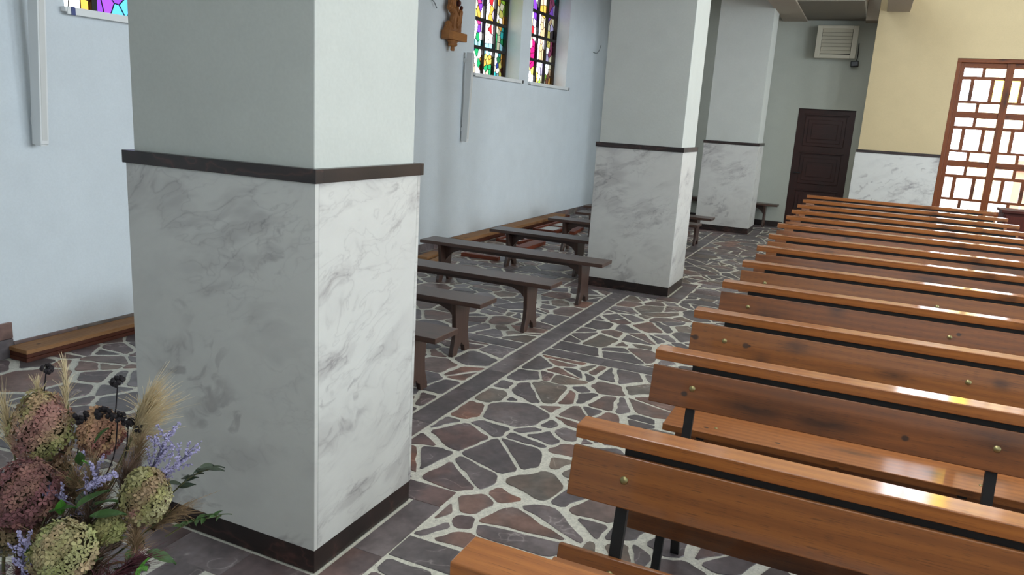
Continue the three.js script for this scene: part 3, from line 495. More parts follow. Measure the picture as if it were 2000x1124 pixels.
{
  const c = thing('low_cupboard', 'low brown wooden cupboard standing behind the last pew by the lattice door', 'cupboard', [1.78, 0, -12.9]);
  part(c, 'top', bx(0, 1.2, 0.84, 0.875, 0, 0.5, 'x', 0.004), M.cupboard); part(c, 'carcass', bx(0.03, 1.17, 0, 0.84, 0.02, 0.47, 'x', 0.003), M.cupboard);
  for (const x of [0.06, 0.61]) { const d = part(c, 'door', bx(x, x + 0.52, 0.08, 0.8, 0.47, 0.49, 'y', 0.004), M.cupboard); part(d, 'knob', new THREE.SphereGeometry(0.014, 10, 8).translate(x ? x + (x < 0.3 ? 0.47 : 0.05) : 0, 0.5, 0.5), M.brass); }
}

// ---------------------------------------------------------------- dark benches in the aisle
function benchLeg(D) {                                                // board across the bench, waisted, with an arched foot
  const h = 0.395, s = [], w = D / 2, R = [[-w * 0.92, h], [-w * 0.80, 0.3], [-w * 0.72, 0.2], [-w * 0.78, 0.12], [-w * 1.0, 0.03], [-w * 1.02, 0], [-w * 0.5, 0], [-w * 0.36, 0.05], [-w * 0.16, 0.062], [0, 0.085]];
  const P = [...R, ...R.slice(0, -1).reverse().map(([a, b]) => [-a, b])];
  return boxUV(extrude(P, 0.03, 0.002), 'y');                          // in x(=depth), y; extruded along z
}
function makeBench(label, L, D) {
  const o = thing('bench', label, 'bench', [0, 0, 0], 'plain dark benches in the side aisle'), inset = 0.21;
  part(o, 'seat', bx(-L, 0, 0.395, 0.43, -D, 0, 'x', 0.004), M.benchWood);
  for (const x of [-inset - 0.03, -L + inset]) part(o, 'leg', benchLeg(D - 0.01).rotateY(Math.PI / 2).translate(0, 0, 0), M.benchWood, [x, 0, -D / 2]);
  const a = -L + inset + 0.03, b = -inset - 0.03, P = [[a, 0.395], [b, 0.395], [b, 0.22], [b - 0.03, 0.26], [b - 0.075, 0.31], [b - 0.16, 0.345], [a + 0.16, 0.345], [a + 0.075, 0.31], [a + 0.03, 0.26], [a, 0.22]];
  part(o, 'apron', boxUV(extrude(P, 0.026, 0.0015).translate(0, 0, -D / 2 - 0.013), 'x'), M.benchWood);
  return o;
}
const BENCH = [[-2.165, -3.78, 2, 0.285, 'nearest dark wooden bench, half hidden by the flower side pillar'], [-2.33, -4.69, 2, 0.265, 'second dark wooden bench from the nearest pillar, set back from the tile band'], [-2.16, -5.59, 2, 0.27, 'third dark wooden bench, between the set back one and the middle pillar one'],
  [-2.115, -6.78, 2, 0.3, 'fourth dark wooden bench, whose far end stands in front of the middle pillar'], [-2.61, -8.02, 1.31, 0.3, 'short dark bench ending at the left face of the middle pillar'], [-1.93, -9.52, 1.86, 0.28, 'dark bench behind the middle pillar, next to the loose red boards'],
  [-1.975, -10.5, 1.78, 0.3, 'dark bench whose end peeps out lower, just right of the middle pillar'], [-1.96, -11.42, 2.0, 0.3, 'dark bench whose longer end shows against the marble of the farthest pillar'], [-1.375, -14.74, 2.0, 0.26, 'dark bench standing against the grey end wall beside the dark door']];
const benchMade = {};
for (const [x, z, L, D, label] of BENCH) {
  const k = L + '_' + D; let o = benchMade[k]; if (o) { o = o.clone(); o.name = numbered('bench'); scene.add(o); o.userData = { ...o.userData, label }; } else o = benchMade[k] = makeBench(label, L, D);
  o.position.set(x, 0, z);
}

// ---------------------------------------------------------------- boards and frames lying along the wall
function board(label, x0, x1, y0, y1, z0, z1, m, along = 'z', rot = 0) {
  const cx = (x0 + x1) / 2, cz = (z0 + z1) / 2, o = new THREE.Mesh(bx(x0 - cx, x1 - cx, 0, y1 - y0, z0 - cz, z1 - cz, along, 0.003, cx, cz), m); o.castShadow = o.receiveShadow = true;
  o.name = numbered('board'); o.position.set(cx, y0, cz); o.rotation.y = rot; scene.add(o); tag(o, label, 'board'); return o;
}
board('bottom board of the long stack lying against the white wall by the flowers', -4.906, -4.735, 0, 0.026, -6.6, -2.995, M.darkBoard);
board('middle board of the long stack lying against the white wall by the flowers', -4.908, -4.738, 0.027, 0.053, -6.6, -3.0, M.darkBoard);
board('light top board of the long stack lying against the white wall by the flowers', -4.91, -4.733, 0.054, 0.081, -6.6, -2.998, M.rawWood);
board('short pale plank lying on the floor under the fourth bench end', -4.74, -4.6, 0, 0.04, -8.15, -7.72, M.rawWood, 'z', 0.1);
board('pale thin plank lying beside the short pale plank', -4.53, -4.46, 0, 0.025, -8.05, -7.5, M.rawWood, 'z', 0.16);
board('lower dark board of the middle stack against the wall', -4.9, -4.72, 0, 0.06, -10.2, -8.87, M.darkBoard);
board('upper brown board of the middle stack against the wall', -4.9, -4.7, 0.061, 0.105, -10.2, -8.86, M.rawWood);
board('lower dark board of the far stack against the wall', -4.9, -4.71, 0, 0.06, -12.9, -10.35, M.darkBoard);
board('upper brown board of the far stack against the wall', -4.9, -4.69, 0.061, 0.105, -12.6, -10.32, M.rawWood);
board('thin dark red board lying across the floor behind the fourth bench', -4.42, -3.92, 0, 0.045, -8.36, -8.28, M.redWood, 'x', 0.03);
board('broad reddish board lying lengthwise under the short bench', -4.1, -3.93, 0, 0.05, -9.86, -9.17, M.redWood);
function panelFrame(label, x0, x1, z0, z1) {
  const o = thing('framed_panel', label, 'panel', [x0, 0, z0]), w = x1 - x0, d = z1 - z0;
  part(o, 'sheet', bx(0.03, w - 0.03, 0.004, 0.022, 0.03, d - 0.03, 'z', 0.002), M.whiteSheet);
  for (const g of [bx(0, 0.04, 0, 0.05, 0, d, 'z', 0.003), bx(w - 0.04, w, 0, 0.05, 0, d, 'z', 0.003)]) part(o, 'frame_rail', g, M.redWood);
  for (const g of [bx(0.04, w - 0.04, 0, 0.04, 0, 0.045, 'x', 0.003), bx(0.04, w - 0.04, 0, 0.04, d - 0.045, d, 'x', 0.003), bx(0.04, w - 0.04, 0.022, 0.04, d / 2 - 0.02, d / 2 + 0.02, 'x', 0.003)]) part(o, 'frame_rail', g, M.redWood);
}
panelFrame('white panel in a reddish wooden frame lying flat under the short bench', -4.58, -4.18, -10.15, -9.6);
panelFrame('longer white panel in a reddish wooden frame lying flat farther along the wall', -4.6, -4.2, -12.1, -10.95);
board('curved looking reddish board lying beside the longer framed panel', -4.12, -3.98, 0, 0.05, -11.7, -11.05, M.redWood, 'z', 0.12);

// ---------------------------------------------------------------- wall fittings
function columnSpeaker(label, y0, y1, z, tilt) {
  const o = thing('column_speaker', label, 'loudspeaker', [XW, y0, z]), H = y1 - y0;
  const T = tilt * H * 0.15, P = [[0.02, 0], [0.092, 0], [0.1, 0.008], [0.1 + T, H - 0.008], [0.092 + T, H], [0.02, H]], body = new THREE.Group();
  const c = part(o, 'cabinet', boxUV(extrude(P, 0.052, 0.002).translate(0, 0, -0.052), 'y'), M.whiteMetal); c.rotation.z = -tilt * 0.85;
  part(c, 'front_grille', bx(0.0, 0.004, 0.03, H - 0.03, -0.044, -0.008, 'y', 0.002), M.whiteSheet, [0.1, 0, 0], [0, 0, -tilt * 0.15]);
  for (const y of [0.12, H - 0.12]) part(o, 'wall_bracket', bx(0, 0.04 + tilt * y * 0.7, y, y + 0.05, -0.045, -0.01, 'x', 0.002), M.whiteMetal);
  part(c, 'end_cap', bx(0.03, 0.095, -0.008, 0, -0.048, -0.004, 'x', 0.002), M.whiteMetal);
}
columnSpeaker('tall slim white column loudspeaker on the wall above the board stack by the flowers', 1.386, 2.75, -3.262, 0.075);
columnSpeaker('slim white column loudspeaker between the wood carving and the green stained glass window', 1.38, 2.5, -9.05, 0.03);
for (const [pts, label] of [[[[XW, 3.02, -8.15], [XW + 0.03, 3.0, -8.2], [XW + 0.04, 2.93, -8.27]], 'thin loose cable end sticking out of the wall left of the carving'], [[[XW, 2.98, -14.06], [XW + 0.04, 2.97, -14.16], [XW + 0.05, 3.04, -14.28], [XW + 0.05, 3.13, -14.34]], 'thin curled cable end sticking out of the wall right of the windows']]) {
  const o = new THREE.Mesh(tube(pts, 0.006, 16, 5), std({ color: 0x70777a, roughness: 0.6 })); o.name = numbered('loose_cable'); o.castShadow = true; scene.add(o); tag(o, label, 'cable');
}
{   // louvred fan heater high on the grey wall
  const o = thing('fan_heater', 'cream louvred fan heater box high on the grey end wall', 'heater', [-1.125, 3.045, BACK]), Z = 0.17, Wd = 0.665, H = 0.545;
  part(o, 'housing', bx(0.01, Wd - 0.01, 0.01, H - 0.01, 0, Z - 0.05, 'x', 0.006), M.ventMetal);
  part(o, 'front_frame', merge([bx(0, 0.085, 0, H, Z - 0.05, Z, 'y', 0.006), bx(Wd - 0.085, Wd, 0, H, Z - 0.05, Z, 'y', 0.006), bx(0.085, Wd - 0.085, 0, 0.065, Z - 0.05, Z, 'x', 0.006), bx(0.085, Wd - 0.085, H - 0.055, H, Z - 0.05, Z, 'x', 0.006)]), M.ventMetal);
  part(o, 'dark_gap_plate', bx(0.085, Wd - 0.085, 0.065, H - 0.055, Z - 0.049, Z - 0.046, 'x'), M.black);  // black sheet stands in for the shaded interior seen between the louvres
  for (let i = 0; i < 7; i++) part(o, 'louvre', new RoundedBoxGeometry(Wd - 0.18, 0.0625, 0.006, 2, 0.0025).rotateX(-0.38), M.ventMetal, [Wd / 2, 0.105 + i * 0.0595, Z - 0.024]);
  const j = thing('junction_box', 'small black device hanging under the corner of the fan heater', 'device', [-0.45, 2.96, BACK]);
  part(j, 'body', new RoundedBoxGeometry(0.13, 0.1, 0.09, 3, 0.016).rotateZ(0.1), M.black, [0, 0, 0.13]); part(j, 'face', new RoundedBoxGeometry(0.1, 0.07, 0.01, 2, 0.004).rotateZ(0.1), std({ color: 0x3a3a3e, roughness: 0.4 }), [0, 0, 0.177]);
  part(j, 'bracket', bx(-0.02, 0.02, -0.02, 0.02, 0, 0.1, 'z'), M.black); part(j, 'cable', tube([[0.02, 0.04, 0.12], [0.03, 0.12, 0.1], [0.02, 0.35, 0.06]], 0.008, 12, 6), M.black);
}
{   // carved station on the wall
  const o = thing('wood_carving', 'carved wooden relief of standing figures on the white wall', 'carving', [XW, 2.48, -8.7]);
  part(o, 'base_block', bx(0.02, 0.13, 0.125, 0.225, -0.19, 0.27, 'z', 0.006), M.carve);
  part(o, 'finial', (() => { const g = new THREE.LatheGeometry([[0, 0], [0.03, 0], [0.034, 0.015], [0.03, 0.05], [0.062, 0.055], [0.078, 0.075], [0.068, 0.095], [0.09, 0.112], [0.085, 0.125], [0, 0.125]].map((p) => new THREE.Vector2(...p)), 14); g.scale(0.65, 1, 1.1); g.translate(0.07, 0, 0.07); return g; })(), M.carve);
  const mc = new MarchingCubes(88, new THREE.MeshBasicMaterial(), false, false, 400000), n = 88, caps = [];
  const cap = (z0, y0, x0, r0, z1, y1, x1, r1) => caps.push([[x0, y0, z0], [x1, y1, z1], r0, r1]);     // z here: + is towards the camera side (left in view)
  cap(0.11, 0.22, 0.07, 0.052, 0.115, 0.43, 0.095, 0.036); cap(0.06, 0.22, 0.07, 0.03, 0.08, 0.36, 0.085, 0.022);                                                      // kneeling robe
  cap(0.20, 0.22, 0.06, 0.05, 0.19, 0.3, 0.065, 0.038); cap(0.21, 0.24, 0.08, 0.024, 0.15, 0.24, 0.095, 0.022);
  cap(0.20, 0.50, 0.08, 0.034, 0.15, 0.47, 0.1, 0.036); cap(0.15, 0.47, 0.105, 0.03, 0.035, 0.40, 0.1, 0.024); cap(0.035, 0.40, 0.1, 0.022, 0.0, 0.30, 0.085, 0.02);    // bent shoulders and arm
  cap(0.15, 0.48, 0.08, 0.04, 0.16, 0.64, 0.08, 0.042); cap(0.1, 0.5, 0.07, 0.032, 0.09, 0.72, 0.07, 0.03); cap(0.17, 0.72, 0.08, 0.036, 0.17, 0.74, 0.08, 0.036);
  cap(-0.075, 0.22, 0.06, 0.034, -0.085, 0.36, 0.075, 0.02); cap(-0.085, 0.36, 0.075, 0.022, -0.085, 0.48, 0.075, 0.03); cap(-0.02, 0.22, 0.07, 0.03, -0.035, 0.31, 0.085, 0.02); // standing figure
  cap(-0.04, 0.46, 0.09, 0.018, -0.03, 0.32, 0.1, 0.013); cap(-0.02, 0.5, 0.06, 0.024, -0.03, 0.36, 0.06, 0.026); cap(-0.12, 0.225, 0.05, 0.018, 0.24, 0.225, 0.05, 0.018); cap(0.02, 0.24, 0.09, 0.022, 0.13, 0.27, 0.105, 0.016); cap(0.08, 0.7, 0.06, 0.02, -0.1, 0.74, 0.06, 0.02); cap(-0.02, 0.5, 0.06, 0.022, -0.04, 0.73, 0.05, 0.02);
  const S = 0.34, sd = (x, y, z) => { let k = 0; for (const [a, b, r0, r1] of caps) { const d = [b[0] - a[0], b[1] - a[1], b[2] - a[2]], L = d[0] ** 2 + d[1] ** 2 + d[2] ** 2, t = clamp(((x - a[0]) * d[0] + (y - a[1]) * d[1] + (z - a[2]) * d[2]) / (L || 1)), q = Math.hypot(x - a[0] - d[0] * t, y - a[1] - d[1] * t, z - a[2] - d[2] * t) - mix(r0, r1, t); k += Math.exp(-q * 130); } return -Math.log(k) / 130; };
  for (let c = 0; c < n; c++) for (let b = 0; b < n; b++) for (let a = 0; a < n; a++) {
    const x = (a - n / 2) / (n / 2) * S + 0.07, y = (b - n / 2) / (n / 2) * S + 0.5, z = (c - n / 2) / (n / 2) * S;
    const fold = 0.0035 * Math.sin(z * 260 + y * 40);
    mc.field[c * n * n + b * n + a] = x < 0.006 || x > 0.27 ? -1 : -(sd(x, y, z) + fold);
  }
  mc.isolation = 0; mc.update();
  const N = mc.count, g = new THREE.BufferGeometry(), pos = new Float32Array(N * 3);
  for (let i = 0; i < N; i++) { pos[i * 3] = mc.positionArray[i * 3] * S + 0.07; pos[i * 3 + 1] = mc.positionArray[i * 3 + 1] * S + 0.5; pos[i * 3 + 2] = mc.positionArray[i * 3 + 2] * S; }
  g.setAttribute('position', new THREE.BufferAttribute(pos, 3)); g.setAttribute('normal', new THREE.BufferAttribute(mc.normalArray.slice(0, N * 3), 3)); g.computeVertexNormals();
  part(o, 'figure_group', boxUV(g, 'y'), M.carve);
  part(o, 'head', new THREE.SphereGeometry(0.033, 16, 12).scale(0.9, 1.2, 0.9), M.carveDark, [0.085, 0.57, -0.018]); part(o, 'head', new THREE.SphereGeometry(0.024, 14, 10).scale(0.9, 1.15, 0.9), M.carveDark, [0.085, 0.525, -0.088]);
}

// ---------------------------------------------------------------- dried flower arrangement
{
  const base = [-1.72, 0, -1.02], o = thing('flower_arrangement', 'dried bouquet of hydrangeas, grasses and sea lavender in front of the nearest pillar', 'flowers', base);
  const rel = (p) => [p[0] - base[0], p[1] - base[1], p[2] - base[2]];
  // pixel-free: positions are metres in the room
  part(o, 'vase', new THREE.LatheGeometry([[0, 0], [0.12, 0], [0.135, 0.02], [0.16, 0.2], [0.15, 0.36], [0.115, 0.44], [0.13, 0.47], [0.12, 0.47], [0.1, 0.44], [0, 0.42]].map((p) => new THREE.Vector2(...p)), 32), std({ color: 0x8a7e70, roughness: 0.6 }));
  const petal = (() => { const p = [], q = []; for (let k = 0; k < 4; k++) { const a = k * Math.PI / 2, ca = Math.cos(a), sa = Math.sin(a), P = [[0, 0, 0], [0.0052, 0.0008, -0.0036], [0.0098, 0.0022, -0.0034], [0.0118, 0.0018, 0], [0.0098, 0.0022, 0.0034], [0.0052, 0.0008, 0.0036]]; for (let i = 1; i < 5; i++) for (const v of [P[0], P[i + 1], P[i]]) p.push(v[0] * ca - v[2] * sa, v[1], v[0] * sa + v[2] * ca); } const g = new THREE.BufferGeometry(); g.setAttribute('position', new THREE.Float32BufferAttribute(p, 3)); g.computeVertexNormals(); return g; })();
  const petalMat = new THREE.MeshPhysicalMaterial({ color: 0xffffff, roughness: 0.8, side: THREE.DoubleSide, transmission: 0.25, thickness: 0 }), leafMat = new THREE.MeshPhysicalMaterial({ color: 0x3a5a26, roughness: 0.6, side: THREE.DoubleSide, transmission: 0.2, thickness: 0 }), brightLeaf = leafMat.clone(); brightLeaf.color.set(0x5a9a34); const darkLeaf = leafMat.clone(); darkLeaf.color.set(0x2a3824);
  const stemMat = std({ color: 0x5a5a38, roughness: 0.8 }), core = std({ color: 0x3c3422, roughness: 0.9 });
  const V = (a) => new THREE.Vector3(...a);
  function hydrangea(c, r, h, cols, n, label) {
    const g = new THREE.Group(); g.name = 'hydrangea_head'; g.userData.label = label; g.position.set(...rel(c)); o.add(g);
    part(g, 'head_core', new THREE.SphereGeometry(1, 16, 12).scale(r * 0.72, h * 0.72, r * 0.72), core);
    const im = new THREE.InstancedMesh(petal, petalMat, n), m = new THREE.Matrix4(), q = new THREE.Quaternion(), up = new THREE.Vector3(0, 1, 0);
    for (let i = 0; i < n; i++) {
      const y = 1 - 2 * (i + 0.5) / n, a = i * 2.39996, s = Math.sqrt(1 - y * y), lump = 0.80 + 0.38 * fbm(Math.cos(a) * 2.2 + c[0] * 19, y * 3.2 + Math.sin(a) * 2.2 + c[1] * 7, 2), taper = y > 0 ? 1 - 0.25 * y : 1, p = new THREE.Vector3(s * Math.cos(a) * r * lump * taper, y * h * lump, s * Math.sin(a) * r * lump * taper);
      const nn = new THREE.Vector3(p.x / r, p.y / h * 0.8, p.z / r).normalize().add(new THREE.Vector3(rr(-0.5, 0.5), rr(-0.5, 0.5), rr(-0.5, 0.5))).normalize();
      q.setFromUnitVectors(up, nn).multiply(new THREE.Quaternion().setFromAxisAngle(up, rr(0, 6.28))); const k = rr(0.65, 1.05); m.compose(p, q, new THREE.Vector3(k, k, k)); im.setMatrixAt(i, m);
      const f = clamp(fbm(p.x * 24 + c[2] * 5, p.y * 24 + p.z * 13, 2) * 1.6 - 0.3), A = new THREE.Color(cols[0]), B = new THREE.Color(cols[1]), C = new THREE.Color(cols[2]); im.setColorAt(i, (f < 0.5 ? A.lerp(B, f * 2) : B.lerp(C, f * 2 - 1)).multiplyScalar(rr(0.75, 1.2)));
    }
    im.name = 'florets'; im.userData.kind = 'stuff'; im.castShadow = im.receiveShadow = true; g.add(im);
    const e = rel([base[0], 0.44, base[2]]); part(g, 'stem', tube([[0, -h * 0.6, 0], [(e[0] - g.position.x) * 0.5, (e[1] - g.position.y) * 0.45, (e[2] - g.position.z) * 0.3], [e[0] - g.position.x, e[1] - g.position.y, e[2] - g.position.z]], 0.004, 10, 6), stemMat);
  }
  seed = 900;
  hydrangea([-1.625, 0.985, -1.05], 0.062, 0.088, ['#a8a468', '#b89078', '#9c6268'], 531, 'tall hydrangea head, green with pink tips');
  hydrangea([-1.55, 0.885, -0.955], 0.075, 0.072, ['#94605a', '#7c4a50', '#9c7460'], 515, 'round dusky red hydrangea head');
  hydrangea([-1.31, 0.899, -1.058], 0.05, 0.062, ['#b4ac80', '#9a945c', '#a87a70'], 386, 'small green and pink hydrangea head');
  hydrangea([-1.36, 0.835, -0.905], 0.06, 0.058, ['#989c58', '#a8a870', '#b08c74'], 435, 'pale green hydrangea head low in the bouquet');
  hydrangea([-1.545, 0.965, -1.135], 0.046, 0.058, ['#b88a70', '#c8a078', '#a86a68'], 322, 'small pinkish brown hydrangea head');
  hydrangea([-1.335, 0.85, -0.985], 0.03, 0.024, ['#a8a868', '#8a8a50', '#b0a070'], 145, 'little olive hydrangea cluster');
  hydrangea([-1.60, 0.80, -0.93], 0.05, 0.05, ['#8a8058', '#9a8060', '#7a6a50'], 241, 'faded brownish hydrangea head at the edge');
  // grass plumes
  const straw = std({ color: 0xd6c29c, roughness: 0.85, side: THREE.DoubleSide }), tan = std({ color: 0x947a5c, roughness: 0.9, side: THREE.DoubleSide }), dusk = std({ color: 0x6a5244, roughness: 0.9, side: THREE.DoubleSide }), heather = std({ color: 0x5c3038, roughness: 0.9, side: THREE.DoubleSide });
  function ribbons(list) {                                             // [points, width0, width1]
    const pos = [];
    for (const [P, w0, w1, side] of list) { let prev = null; P.forEach((p, i) => { const w = mix(w0, w1, i / (P.length - 1)), L = [p[0] - side[0] * w, p[1] - side[1] * w, p[2] - side[2] * w], R = [p[0] + side[0] * w, p[1] + side[1] * w, p[2] + side[2] * w]; if (prev) pos.push(...prev[0], ...prev[1], ...R, ...prev[0], ...R, ...L); prev = [L, R]; }); }
    const g = new THREE.BufferGeometry(); g.setAttribute('position', new THREE.Float32BufferAttribute(pos, 3)); g.computeVertexNormals(); return g;
  }
  function plume(name, a, b, tip, spread, n, m, len) {                // stem from a to b, fibres along the upper part leaning to tip
    a = rel(a); b = rel(b); tip = rel(tip); const list = [], A = V(a), B = V(b), T = V(tip);
    for (let i = 0; i < n; i++) {
      const t = rnd(), s = A.clone().lerp(B, 0.35 + 0.65 * t), d = T.clone().sub(A).normalize().multiplyScalar(len * rr(0.5, 1.1)), off = new THREE.Vector3(rr(-1, 1), rr(-0.6, 0.6), rr(-1, 1)).multiplyScalar(spread * rr(0.2, 1)), sd = new THREE.Vector3(rr(-1, 1), rr(-1, 1), rr(-1, 1)).normalize().toArray();
      const droop = len * rr(0, 0.35), P = [0, 0.3, 0.6, 0.85, 1].map((k) => [s.x + d.x * k + off.x * k * k, s.y + d.y * k + off.y * k - droop * k * k * 0.6, s.z + d.z * k + off.z * k * k]);
      list.push([P, 0.0011, 0.0003, sd]);
    }
    const p = part(o, name, ribbons(list), m); p.userData.kind = 'stuff';
    part(o, 'stem', tube([rel([base[0], 0.45, base[2]]), a, b], 0.0025, 12, 5), stemMat);
  }
  plume('grass_plume', [-1.60, 0.93, -1.09], [-1.59, 1.10, -1.09], [-1.58, 1.22, -1.09], 0.025, 230, straw, 0.075);
  plume('grass_plume', [-1.655, 0.93, -1.07], [-1.645, 1.06, -1.06], [-1.64, 1.2, -1.06], 0.022, 150, straw, 0.07);
  plume('grass_plume', [-1.50, 0.90, -1.16], [-1.455, 1.03, -1.17], [-1.36, 1.13, -1.20], 0.05, 420, straw, 0.13);
  plume('grass_plume', [-1.48, 0.90, -1.14], [-1.44, 1.00, -1.15], [-1.30, 1.07, -1.16], 0.04, 260, straw, 0.11);
  plume('grass_plume', [-1.68, 0.86, -1.02], [-1.70, 1.0, -1.02], [-1.73, 1.1, -1.02], 0.04, 280, straw, 0.1);
  plume('grass_plume', [-1.44, 0.80, -1.0], [-1.43, 0.93, -1.02], [-1.40, 1.0, -1.02], 0.05, 260, tan, 0.07);
  plume('grass_plume', [-1.40, 0.76, -0.98], [-1.385, 0.87, -0.98], [-1.36, 0.97, -0.98], 0.05, 240, dusk, 0.07);
  plume('grass_plume', [-1.42, 0.85, -1.08], [-1.38, 0.97, -1.1], [-1.33, 1.04, -1.1], 0.05, 260, tan, 0.08);
  plume('grass_plume', [-1.35, 0.78, -1.05], [-1.27, 0.86, -1.09], [-1.16, 0.9, -1.12], 0.04, 220, tan, 0.08);
  plume('heather_spray', [-1.35, 0.72, -0.93], [-1.26, 0.80, -0.97], [-1.14, 0.87, -1.0], 0.05, 320, heather, 0.08);
  plume('heather_spray', [-1.36, 0.68, -0.9], [-1.3, 0.76, -0.92], [-1.2, 0.85, -0.92], 0.06, 320, heather, 0.08);
  plume('heather_spray', [-1.45, 0.72, -0.92], [-1.42, 0.8, -0.92], [-1.4, 0.9, -0.92], 0.06, 260, dusk, 0.07);
  plume('grass_plume', [-1.52, 0.88, -1.16], [-1.47, 1.0, -1.18], [-1.33, 1.10, -1.22], 0.08, 420, straw, 0.12);
  plume('grass_plume', [-1.50, 0.78, -1.02], [-1.48, 0.90, -1.02], [-1.46, 0.98, -1.02], 0.07, 320, tan, 0.07);
  plume('grass_plume', [-1.45, 0.72, -0.98], [-1.43, 0.83, -0.98], [-1.41, 0.92, -0.98], 0.07, 320, dusk, 0.07);
  plume('grass_plume', [-1.38, 0.84, -1.04], [-1.36, 0.93, -1.05], [-1.33, 1.0, -1.05], 0.06, 300, dusk, 0.07);
  plume('grass_plume', [-1.56, 0.76, -0.98], [-1.57, 0.86, -0.98], [-1.58, 0.95, -0.98], 0.07, 260, dusk, 0.07);
  plume('grass_plume', [-1.38, 0.68, -0.94], [-1.34, 0.79, -0.95], [-1.30, 0.88, -0.95], 0.07, 300, dusk, 0.07);
  // black seed heads
  const seedMat = std({ color: 0x1c151a, roughness: 0.85 });
  for (const [p, s] of [[[-1.685, 1.10, -1.11], 1], [[-1.52, 1.085, -1.17], 1.1], [[-1.56, 1.01, -1.10], 1.2], [[-1.52, 1.02, -1.125], 1.2], [[-1.475, 1.02, -1.13], 1.1], [[-1.46, 1.005, -1.145], 0.9], [[-1.425, 0.995, -1.15], 0.9]]) {
    const gs = []; for (let i = 0; i < 16; i++) { const d = new THREE.Vector3(rr(-1, 1), rr(-0.7, 0.7), rr(-1, 1)).normalize().multiplyScalar(0.011 * s); gs.push(new THREE.IcosahedronGeometry(0.0048 * s, 0).scale(1, 1.3, 1).translate(d.x * 1.15, d.y * 0.8, d.z * 1.15)); }
    const q = rel(p), g = part(o, 'seed_head', merge(gs), seedMat, q); part(g, 'stem', tube([[0, 0, 0], [-0.01, -0.1, 0.01], [-0.03 - q[0] * 0.4, -0.3, 0.03]], 0.0016, 10, 5), seedMat);
  }
  // sea lavender: forked dry sprays
  const lav = std({ color: 0xaaa2c6, roughness: 0.85, side: THREE.DoubleSide }), lavStem = std({ color: 0x6f6a86, roughness: 0.85 });
  function lavender(a, b, n, spread) {
    a = rel(a); b = rel(b); const gs = [], fl = [];
    for (let i = 0; i < n; i++) {
      const t = 0.25 + 0.75 * (i / n), s = V(a).lerp(V(b), t), d = V(b).sub(V(a)).normalize().add(new THREE.Vector3(rr(-1, 1), rr(-0.4, 0.9), rr(-1, 1)).multiplyScalar(0.9)).normalize().multiplyScalar(spread * rr(0.5, 1.1)), e = s.clone().add(d), mid = s.clone().lerp(e, 0.5).add(new THREE.Vector3(0, 0.006, 0));
      gs.push(tube([s.toArray(), mid.toArray(), e.toArray()], 0.0009, 5, 4));
      for (let k = 0; k < 16; k++) { const f = 0.25 + 0.75 * k / 15, c = s.clone().lerp(e, f).add(new THREE.Vector3(rr(-1, 1), rr(-1, 1), rr(-1, 1)).multiplyScalar(0.0035)); fl.push(new THREE.OctahedronGeometry(rr(0.0018, 0.0032), 0).scale(1, 1.4, 1).rotateZ(rr(0, 3)).translate(c.x, c.y, c.z)); }
    }
    const p = part(o, 'sea_lavender', merge(fl), lav); p.userData.kind = 'stuff'; part(p, 'stem', merge([tube([a, b], 0.0016, 6, 5), ...gs]), lavStem);
  }
  lavender([-1.40, 0.83, -1.10], [-1.33, 1.0, -1.14], 26, 0.075); lavender([-1.38, 0.85, -1.1], [-1.26, 0.98, -1.13], 22, 0.06);
  lavender([-1.44, 0.85, -1.0], [-1.40, 0.95, -1.02], 12, 0.05); lavender([-1.43, 0.88, -0.98], [-1.53, 0.90, -0.97], 16, 0.035); lavender([-1.42, 0.88, -0.98], [-1.44, 0.82, -0.97], 12, 0.035); lavender([-1.45, 0.9, -1.0], [-1.35, 0.955, -1.0], 16, 0.03);
  lavender([-1.45, 0.72, -0.86], [-1.42, 0.86, -0.865], 18, 0.04); lavender([-1.42, 0.74, -0.86], [-1.36, 0.8, -0.88], 12, 0.03); lavender([-1.52, 0.86, -1.05], [-1.5, 0.95, -1.05], 8, 0.03);
  // leaves
  const leafGeo = (() => { const p = [], n = 7; for (let i = 0; i < n; i++) { const t0 = i / n, t1 = (i + 1) / n, w = (t) => 0.21 * Math.sin(Math.PI * Math.pow(t, 0.8)) + 0.002, y = (t) => 0.08 * t - 0.25 * t * t; const q = (t, s) => [s * w(t), y(t) + Math.abs(s) * 0.07, t]; for (const s of [-1, 1]) { const A = [0, y(t0), t0], B = [0, y(t1), t1], C = q(t1, s), D = q(t0, s); s > 0 ? p.push(...A, ...B, ...C, ...A, ...C, ...D) : p.push(...A, ...C, ...B, ...A, ...D, ...C); } } const g = new THREE.BufferGeometry(); g.setAttribute('position', new THREE.Float32BufferAttribute(p, 3)); g.computeVertexNormals(); return g; })();
  function leaf(p, len, ry, rx, m, parent = o) { const l = part(parent, 'leaf', leafGeo, m, parent === o ? rel(p) : p); l.scale.setScalar(len); l.rotation.set(rx, ry, rr(-0.6, 0.6), 'YXZ'); return l; }
  for (let i = 0; i < 34; i++) leaf([-1.46 + rr(-0.16, 0.16), 0.84 + rr(-0.12, 0.08), -1.0 + rr(-0.09, 0.09)], rr(0.045, 0.08), rr(0, 6.28), rr(-0.7, 0.5), [leafMat, darkLeaf, leafMat][i % 3]);
  leaf([-1.44, 0.865, -0.955], 0.05, 1.2, -1.3, brightLeaf); leaf([-1.23, 0.78, -0.97], 0.06, 1.6, -1.2, brightLeaf); leaf([-1.22, 0.79, -0.98], 0.05, 0.4, -0.8, brightLeaf); leaf([-1.47, 0.94, -1.03], 0.05, 0.8, -1.2, leafMat); leaf([-1.43, 0.935, -1.03], 0.05, 0.2, -1.1, brightLeaf); leaf([-1.49, 0.97, -1.08], 0.05, 2.0, -1.0, leafMat);
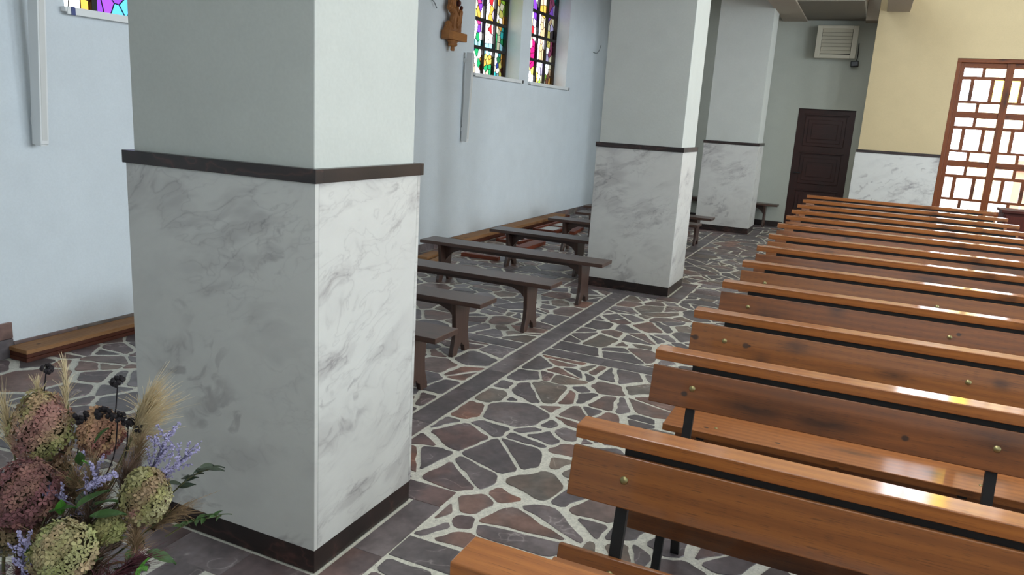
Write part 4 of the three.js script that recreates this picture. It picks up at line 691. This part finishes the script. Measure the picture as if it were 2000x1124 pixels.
  for (const [a, b, m, n, L] of [[[-1.32, 0.86, -1.12], [-1.225, 0.945, -1.17], darkLeaf, 12, 0.042], [[-1.28, 0.80, -1.08], [-1.165, 0.86, -1.13], leafMat, 16, 0.028]]) {
    const A = rel(a), B = rel(b), s = part(o, 'leafy_sprig', tube([A, V(A).lerp(V(B), 0.5).add(new THREE.Vector3(0, 0.012, 0)).toArray(), B], 0.0018, 10, 5), stemMat);
    for (let i = 0; i < n; i++) { const t = 0.25 + 0.75 * i / (n - 1), p = V(A).lerp(V(B), t).add(new THREE.Vector3(0, 0.012 * (1 - (2 * t - 1) ** 2), 0)); leaf(p.toArray(), L * rr(0.7, 1.1), i % 2 ? 0.2 + rr(-0.4, 0.4) : 2.2 + rr(-0.4, 0.4), rr(-0.7, 0.1), m, s); }
  }
  const dryLeaf = leafMat.clone(); dryLeaf.color.set(0x6a5036); const dryLeaf2 = leafMat.clone(); dryLeaf2.color.set(0x4a3a2c);
  for (let i = 0; i < 60; i++) leaf([-1.47 + rr(-0.17, 0.17), 0.78 + rr(-0.14, 0.12), -1.0 + rr(-0.1, 0.08)], rr(0.03, 0.06), rr(0, 6.28), rr(-0.9, 0.6), [dryLeaf, dryLeaf2, darkLeaf][i % 3]);
  for (const [x, y, z, w, m] of [[-1.50, 0.80, -0.95, 0.07, dusk], [-1.42, 0.78, -0.92, 0.07, tan], [-1.36, 0.75, -0.96, 0.07, dusk], [-1.60, 0.76, -0.98, 0.06, dusk], [-1.44, 0.86, -1.04, 0.06, tan], [-1.52, 0.70, -0.92, 0.07, heather], [-1.30, 0.80, -1.02, 0.05, tan], [-1.58, 0.86, -1.06, 0.06, tan], [-1.40, 0.70, -0.90, 0.07, dusk]]) plume('grass_tuft', [x, y - 0.06, z], [x, y + 0.02, z], [x + 0.01, y + 0.12, z], w, 420, m, 0.055);
  const fill = []; for (let i = 0; i < 260; i++) { const t = rnd(), a = rr(0, 6.28), R = 0.17 * Math.sqrt(rnd()) * (0.4 + 0.6 * t), e = [-1.46 - base[0] + R * Math.cos(a), 0.56 + 0.34 * t, -1.0 - base[2] + R * 0.7 * Math.sin(a)]; fill.push([[[0, 0.45, 0], [e[0] * 0.45, 0.45 + (e[1] - 0.45) * 0.6, e[2] * 0.45], e], 0.002, 0.0012, new THREE.Vector3(rr(-1, 1), rr(-1, 1), rr(-1, 1)).normalize().toArray()]); }
  const st = part(o, 'stem_bundle', ribbons(fill), stemMat); st.userData.kind = 'stuff';
}

renderer.render(scene, camera);
